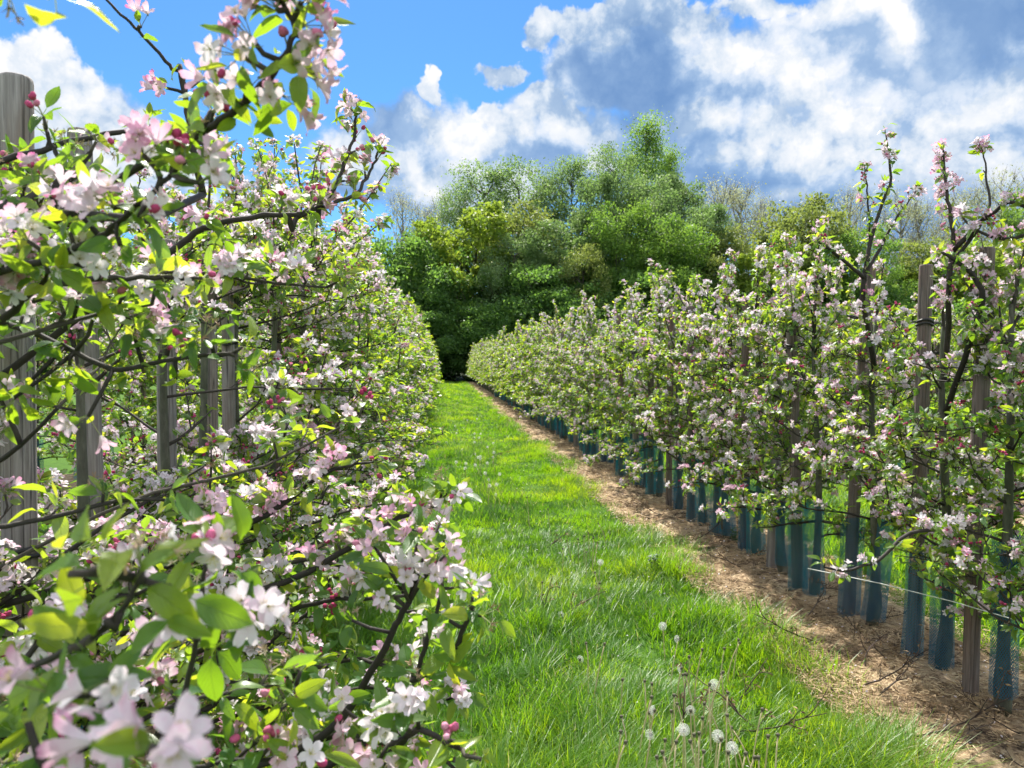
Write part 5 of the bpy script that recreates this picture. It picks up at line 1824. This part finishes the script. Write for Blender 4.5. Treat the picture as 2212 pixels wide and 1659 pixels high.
def forest_tree(name, seed, H, R, shape, mat, nclump, per, leaf=0.20, low=0.12, bark='fbark', label=None, clsz=(0.7, 1.3)):
    """tapered trunk, limbs running to leaf clumps; the clumps fill an uneven envelope"""
    rs = np.random.RandomState(seed)
    tb, lb = Batch(), Batch()
    tl = wiggle((0, 0, 0), (rs.normal() * .04, rs.normal() * .04, 1), H * (.96 if shape == 'cone' else .8), rs, 10, (0, 0, .6), .05)
    tr_ = H * 0.014
    tb.tube(tl, np.linspace(tr_, tr_ * .15, len(tl)), 7, .3)
    # clump centres
    n = nclump
    t = low + (1 - low) * rs.rand(n) ** (0.85 if shape != 'cone' else 1.0)
    if shape == 'round':
        prof = np.sqrt(np.clip(1 - ((t - .55) / .52) ** 2, 0.03, 1))
    elif shape == 'cone':
        prof = np.clip((1.02 - t) * 1.35, 0.03, 1) ** .8 * np.clip(t * 5, .3, 1)
    elif shape == 'tall':
        prof = np.clip(np.sqrt(np.clip(1 - ((t - .5) / .55) ** 2, 0.02, 1)), 0.1, 1)
    else:
        prof = np.sqrt(np.clip(1 - ((t - .6) / .45) ** 2, 0.05, 1))
    a = rs.rand(n) * 2 * pi
    lob = 0.82 + .25 * np.sin(a * 3 + seed) * np.sin(t * 9 + seed * 2) + rs.normal(size=n) * .08
    rr = R * prof * lob * (rs.rand(n) ** .38)
    z = t * H
    tx = np.interp(z, tl[:, 2], tl[:, 0])
    ty = np.interp(z, tl[:, 2], tl[:, 1])
    C = np.stack([tx + rr * np.cos(a), ty + rr * np.sin(a), z], 1)
    nl_ = min(n, 46 if bark == 'fbark' else n)
    for i in range(nl_):
        zb = max(H * .08, z[i] - rr[i] * rs.uniform(.5, 1.1) - .6)
        p0 = np.array([np.interp(zb, tl[:, 2], tl[:, 0]), np.interp(zb, tl[:, 2], tl[:, 1]), zb])
        mid = (p0 + C[i]) / 2 + rs.normal(size=3) * .15 * np.array([1, 1, .5]) + [0, 0, -.1 * rr[i]]
        r0 = tr_ * rs.uniform(.2, .4)
        tb.tube([p0, mid, C[i]], [r0, r0 * .6, r0 * .2], 4, rs.rand())
        if bark != 'fbark':
            for q in range(7):
                d = unit(rs.normal(size=3) * .7 + [0, 0, .8] + unit(C[i] - p0))
                tb.tube([C[i] - d * .1, C[i] + d * rs.uniform(.6, 1.5)], [.014, .005], 3, rs.rand())
    cs = rs.uniform(clsz[0], clsz[1], n)
    idx = np.repeat(np.arange(n), per)
    k = len(idx)
    off = np.clip(rs.normal(size=(k, 3)), -1.7, 1.7) * np.array([.5, .5, .34]) * cs[idx][:, None]
    if shape == 'weep':
        off[:, 2] *= 1.6
    pos = C[idx] + off
    pos[:, 2] = np.maximum(pos[:, 2], .1)
    d = rs.normal(size=(k, 3)) + [0, 0, -.3]
    s_ = leaf * rs.uniform(.6, 1.4, k)
    rn = np.clip(rs.rand(n)[idx] * .5 + rs.rand(k) * .5, 0, 1)
    lb.add(LC, basis(d, unit(rs.normal(size=(k, 3)) + [0, 0, 1.2]), rs.normal(size=k) * .4, s_ * .9, s_ * (1.0), s_), pos, rn)
    root = empty(name, (0, 0, 0))
    tb.build('trunk', M[bark], root)
    lb.build('crown', KM[mat], root)
    root['category'] = 'tree'
    root['used'] = 0
    root['H'] = H
    root['R'] = R
    return root


FT = {
    'willow': [forest_tree('willow_tree', 1, 15, 4.2, 'tall', 'willow', 130, 170, .17, .1, clsz=(.5, 1.1)), forest_tree('willow_tree', 2, 15, 4.6, 'weep', 'willow', 120, 170, .17, .3, clsz=(.5, 1.1))],
    'airy': [forest_tree('willow_tree', 3, 16, 4.2, 'weep', 'willow', 110, 110, .15, .35, clsz=(.6, 1.1)), forest_tree('willow_tree', 4, 16, 3.4, 'tall', 'willow', 105, 110, .15, .25, clsz=(.6, 1.1))],
    'maple': [forest_tree('maple_tree', 5, 12, 4.6, 'round', 'maple', 120, 130, .24, .12), forest_tree('maple_tree', 6, 12, 4.0, 'round', 'maple', 100, 130, .22, .2, clsz=(.5, .9))],
    'poplar': [forest_tree('poplar_tree', 7, 22, 6.6, 'cone', 'green', 95, 260, .16, .12, clsz=(.6, 2.0))],
    'green': [forest_tree('broadleaf_tree', 8, 15, 4.2, 'tall', 'green', 130, 170, .17, .08, clsz=(.5, 1.1)), forest_tree('broadleaf_tree', 9, 14, 4.2, 'round', 'green', 110, 190, .17, .08, clsz=(.7, 1.4))],
    'olive': [forest_tree('broadleaf_tree', 10, 13, 4.6, 'round', 'olive', 120, 120, .22, .08), forest_tree('broadleaf_tree', 11, 13, 3.8, 'tall', 'olive', 90, 90, .22, .2, clsz=(.6, 1.0))],
    'bare': [forest_tree('bare_poplar_tree', 12, 15, 3.2, 'tall', 'pale', 80, 75, .13, .30, 'palebark', clsz=(.8, 1.4)), forest_tree('bare_poplar_tree', 13, 15, 3.6, 'weep', 'pale', 85, 70, .13, .30, 'palebark', clsz=(.8, 1.4))],
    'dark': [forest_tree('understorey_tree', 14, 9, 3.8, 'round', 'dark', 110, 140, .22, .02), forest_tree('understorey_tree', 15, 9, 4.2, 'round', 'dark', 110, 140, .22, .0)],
}
# photo x, photo y of the top, distance, kind, width factor, label
FOR = [
    (1385, 256, 78, 'poplar', 1.0, 'tallest tree of the wood, a dense green poplar with a pointed crown'),
    (1452, 318, 80, 'poplar', .75, 'narrow pointed poplar just right of the tallest one'),
    (1335, 320, 72, 'airy', .9, 'grey green airy willow just left of the tallest poplar'),
    (1240, 342, 74, 'airy', 1.0, 'tall light green willow with drooping tips between the two skyline masses'),
    (1290, 385, 70, 'willow', .9, 'mid green willow below and left of the tallest poplar'),
    (1190, 375, 76, 'airy', .75, 'thin crowned willow right of the broad grey green one'),
    (1125, 358, 76, 'airy', 1.2, 'broad airy grey green willow, right half of the skyline mass'),
    (1050, 360, 75, 'airy', 1.2, 'broad airy grey green willow, left half of the skyline mass'),
    (990, 400, 76, 'airy', .75, 'small airy willow at the left shoulder of the skyline mass'),
    (1022, 450, 66, 'maple', 1.2, 'large yellow green maple with a domed crown, left of the middle'),
    (1125, 455, 67, 'olive', 1.0, 'olive yellow tree touching the domed maple on its right'),
    (950, 480, 68, 'maple', .9, 'yellow tinted maple at the left end of the wood'),
    (905, 500, 70, 'green', .8, 'mid green tree behind the left row where the wood starts'),
    (960, 440, 84, 'bare', .9, 'thin pale half bare poplar at the left of the skyline'),
    (915, 455, 84, 'bare', .9, 'pale leafless looking poplar furthest left on the skyline'),
    (868, 430, 84, 'bare', .8, 'pale poplar seen over the tips of the left row'),
    (1200, 490, 64, 'willow', 1.15, 'rounded blue green willow in front of the maples'),
    (1110, 520, 63, 'willow', .9, 'silvery green willow low in front of the yellow maple'),
    (1280, 455, 66, 'willow', .9, 'soft green willow under the tall willow tips'),
    (1340, 440, 65, 'green', .9, 'leafy green tree in the middle of the wood below the poplar'),
    (1260, 540, 62, 'olive', .7, 'slim yellowish tree with a visible pale trunk in the centre'),
    (1410, 400, 69, 'willow', .95, 'feathery green tree below and right of the tallest poplar'),
    (1475, 385, 73, 'willow', .9, 'feathery willow at the right shoulder of the tall group'),
    (1450, 470, 64, 'green', 1.0, 'dense green tree standing over the right row tips'),
    (1515, 450, 68, 'willow', .9, 'pale green willow descending right of the tall group'),
    (1550, 405, 84, 'bare', 1.1, 'pale half bare poplar right of the tall group, left one'),
    (1605, 405, 85, 'bare', 1.1, 'pale half bare poplar with whitish twigs against the cloud'),
    (1645, 440, 86, 'bare', .9, 'smaller half bare poplar before the olive trees'),
    (1570, 500, 66, 'olive', 1.0, 'olive green tree left of the round yellow maple'),
    (1662, 508, 62, 'maple', .85, 'round yellow green maple standing alone right of the middle'),
    (1720, 440, 72, 'olive', 1.1, 'brownish olive tree behind the round yellow maple'),
    (1790, 455, 73, 'olive', 1.0, 'olive tree left of the tall flowering shoot'),
    (1760, 430, 86, 'bare', .9, 'thin poplar tops right above the olive trees'),
    (1840, 420, 86, 'bare', 1.0, 'pale poplar seen left of the tall flowering shoot'),
    (1880, 500, 68, 'green', 1.0, 'green tree behind the foot of the tall flowering shoot'),
    (1940, 430, 86, 'bare', 1.0, 'pale poplar between the two tall flowering shoots'),
    (1990, 440, 86, 'bare', 1.0, 'pale poplar behind the mauve blossom spike'),
    (1985, 520, 70, 'olive', 1.0, 'olive tree behind the mauve blossom spike'),
    (2080, 415, 86, 'bare', 1.1, 'pale poplar behind the tufted bare shoot'),
    (2160, 385, 84, 'bare', 1.1, 'pale poplar near the right border'),
    (2080, 540, 68, 'maple', 1.0, 'yellowish maple low behind the posts at the right'),
    (2170, 520, 68, 'olive', 1.0, 'olive tree at the right border'),
    (2230, 420, 80, 'green', 1.0, 'green tree cut by the right border'),
    (75, 352, 40, 'airy', .55, 'small airy tree seen between the two left posts'),
    (0, 400, 44, 'airy', .7, 'airy tree behind the closest grey post'),
    (160, 420, 60, 'willow', .8, 'low willow glimpsed through the left row'),
    (760, 520, 68, 'willow', .9, 'willow hidden behind the upper left row'),
    (680, 500, 72, 'green', .9, 'green tree hidden behind the left row'),
    (520, 520, 74, 'olive', 1.0, 'olive tree behind the left row, seen through twigs'),
    (330, 520, 74, 'green', 1.0, 'green tree behind the long flowering branch'),
]
for j, (u, v, D, k, wf, lab) in enumerate(FOR):
    q = P(u, v, D)
    pr = FT[k][j % len(FT[k])]
    o = use(pr, (q[0], q[1], 0.0), j * 1.9)
    h = q[2] / pr['H'] * 1.0
    ws = (q[2] / pr['H']) ** .5 * wf
    o.scale = (ws, ws, h)
    tag(o, lab, 'tree', 'trees of the wood behind the orchard')
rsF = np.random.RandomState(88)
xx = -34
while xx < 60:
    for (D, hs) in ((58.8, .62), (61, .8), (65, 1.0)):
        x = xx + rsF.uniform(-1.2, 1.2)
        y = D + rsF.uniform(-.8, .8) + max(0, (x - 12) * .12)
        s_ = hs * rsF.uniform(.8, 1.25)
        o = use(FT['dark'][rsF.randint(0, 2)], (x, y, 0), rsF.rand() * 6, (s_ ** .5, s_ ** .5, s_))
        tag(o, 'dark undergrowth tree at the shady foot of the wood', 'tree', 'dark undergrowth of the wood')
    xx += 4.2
for o in list(bpy.data.objects):
    for k in ('used', 'H', 'R'):
        if k in o: del o[k]
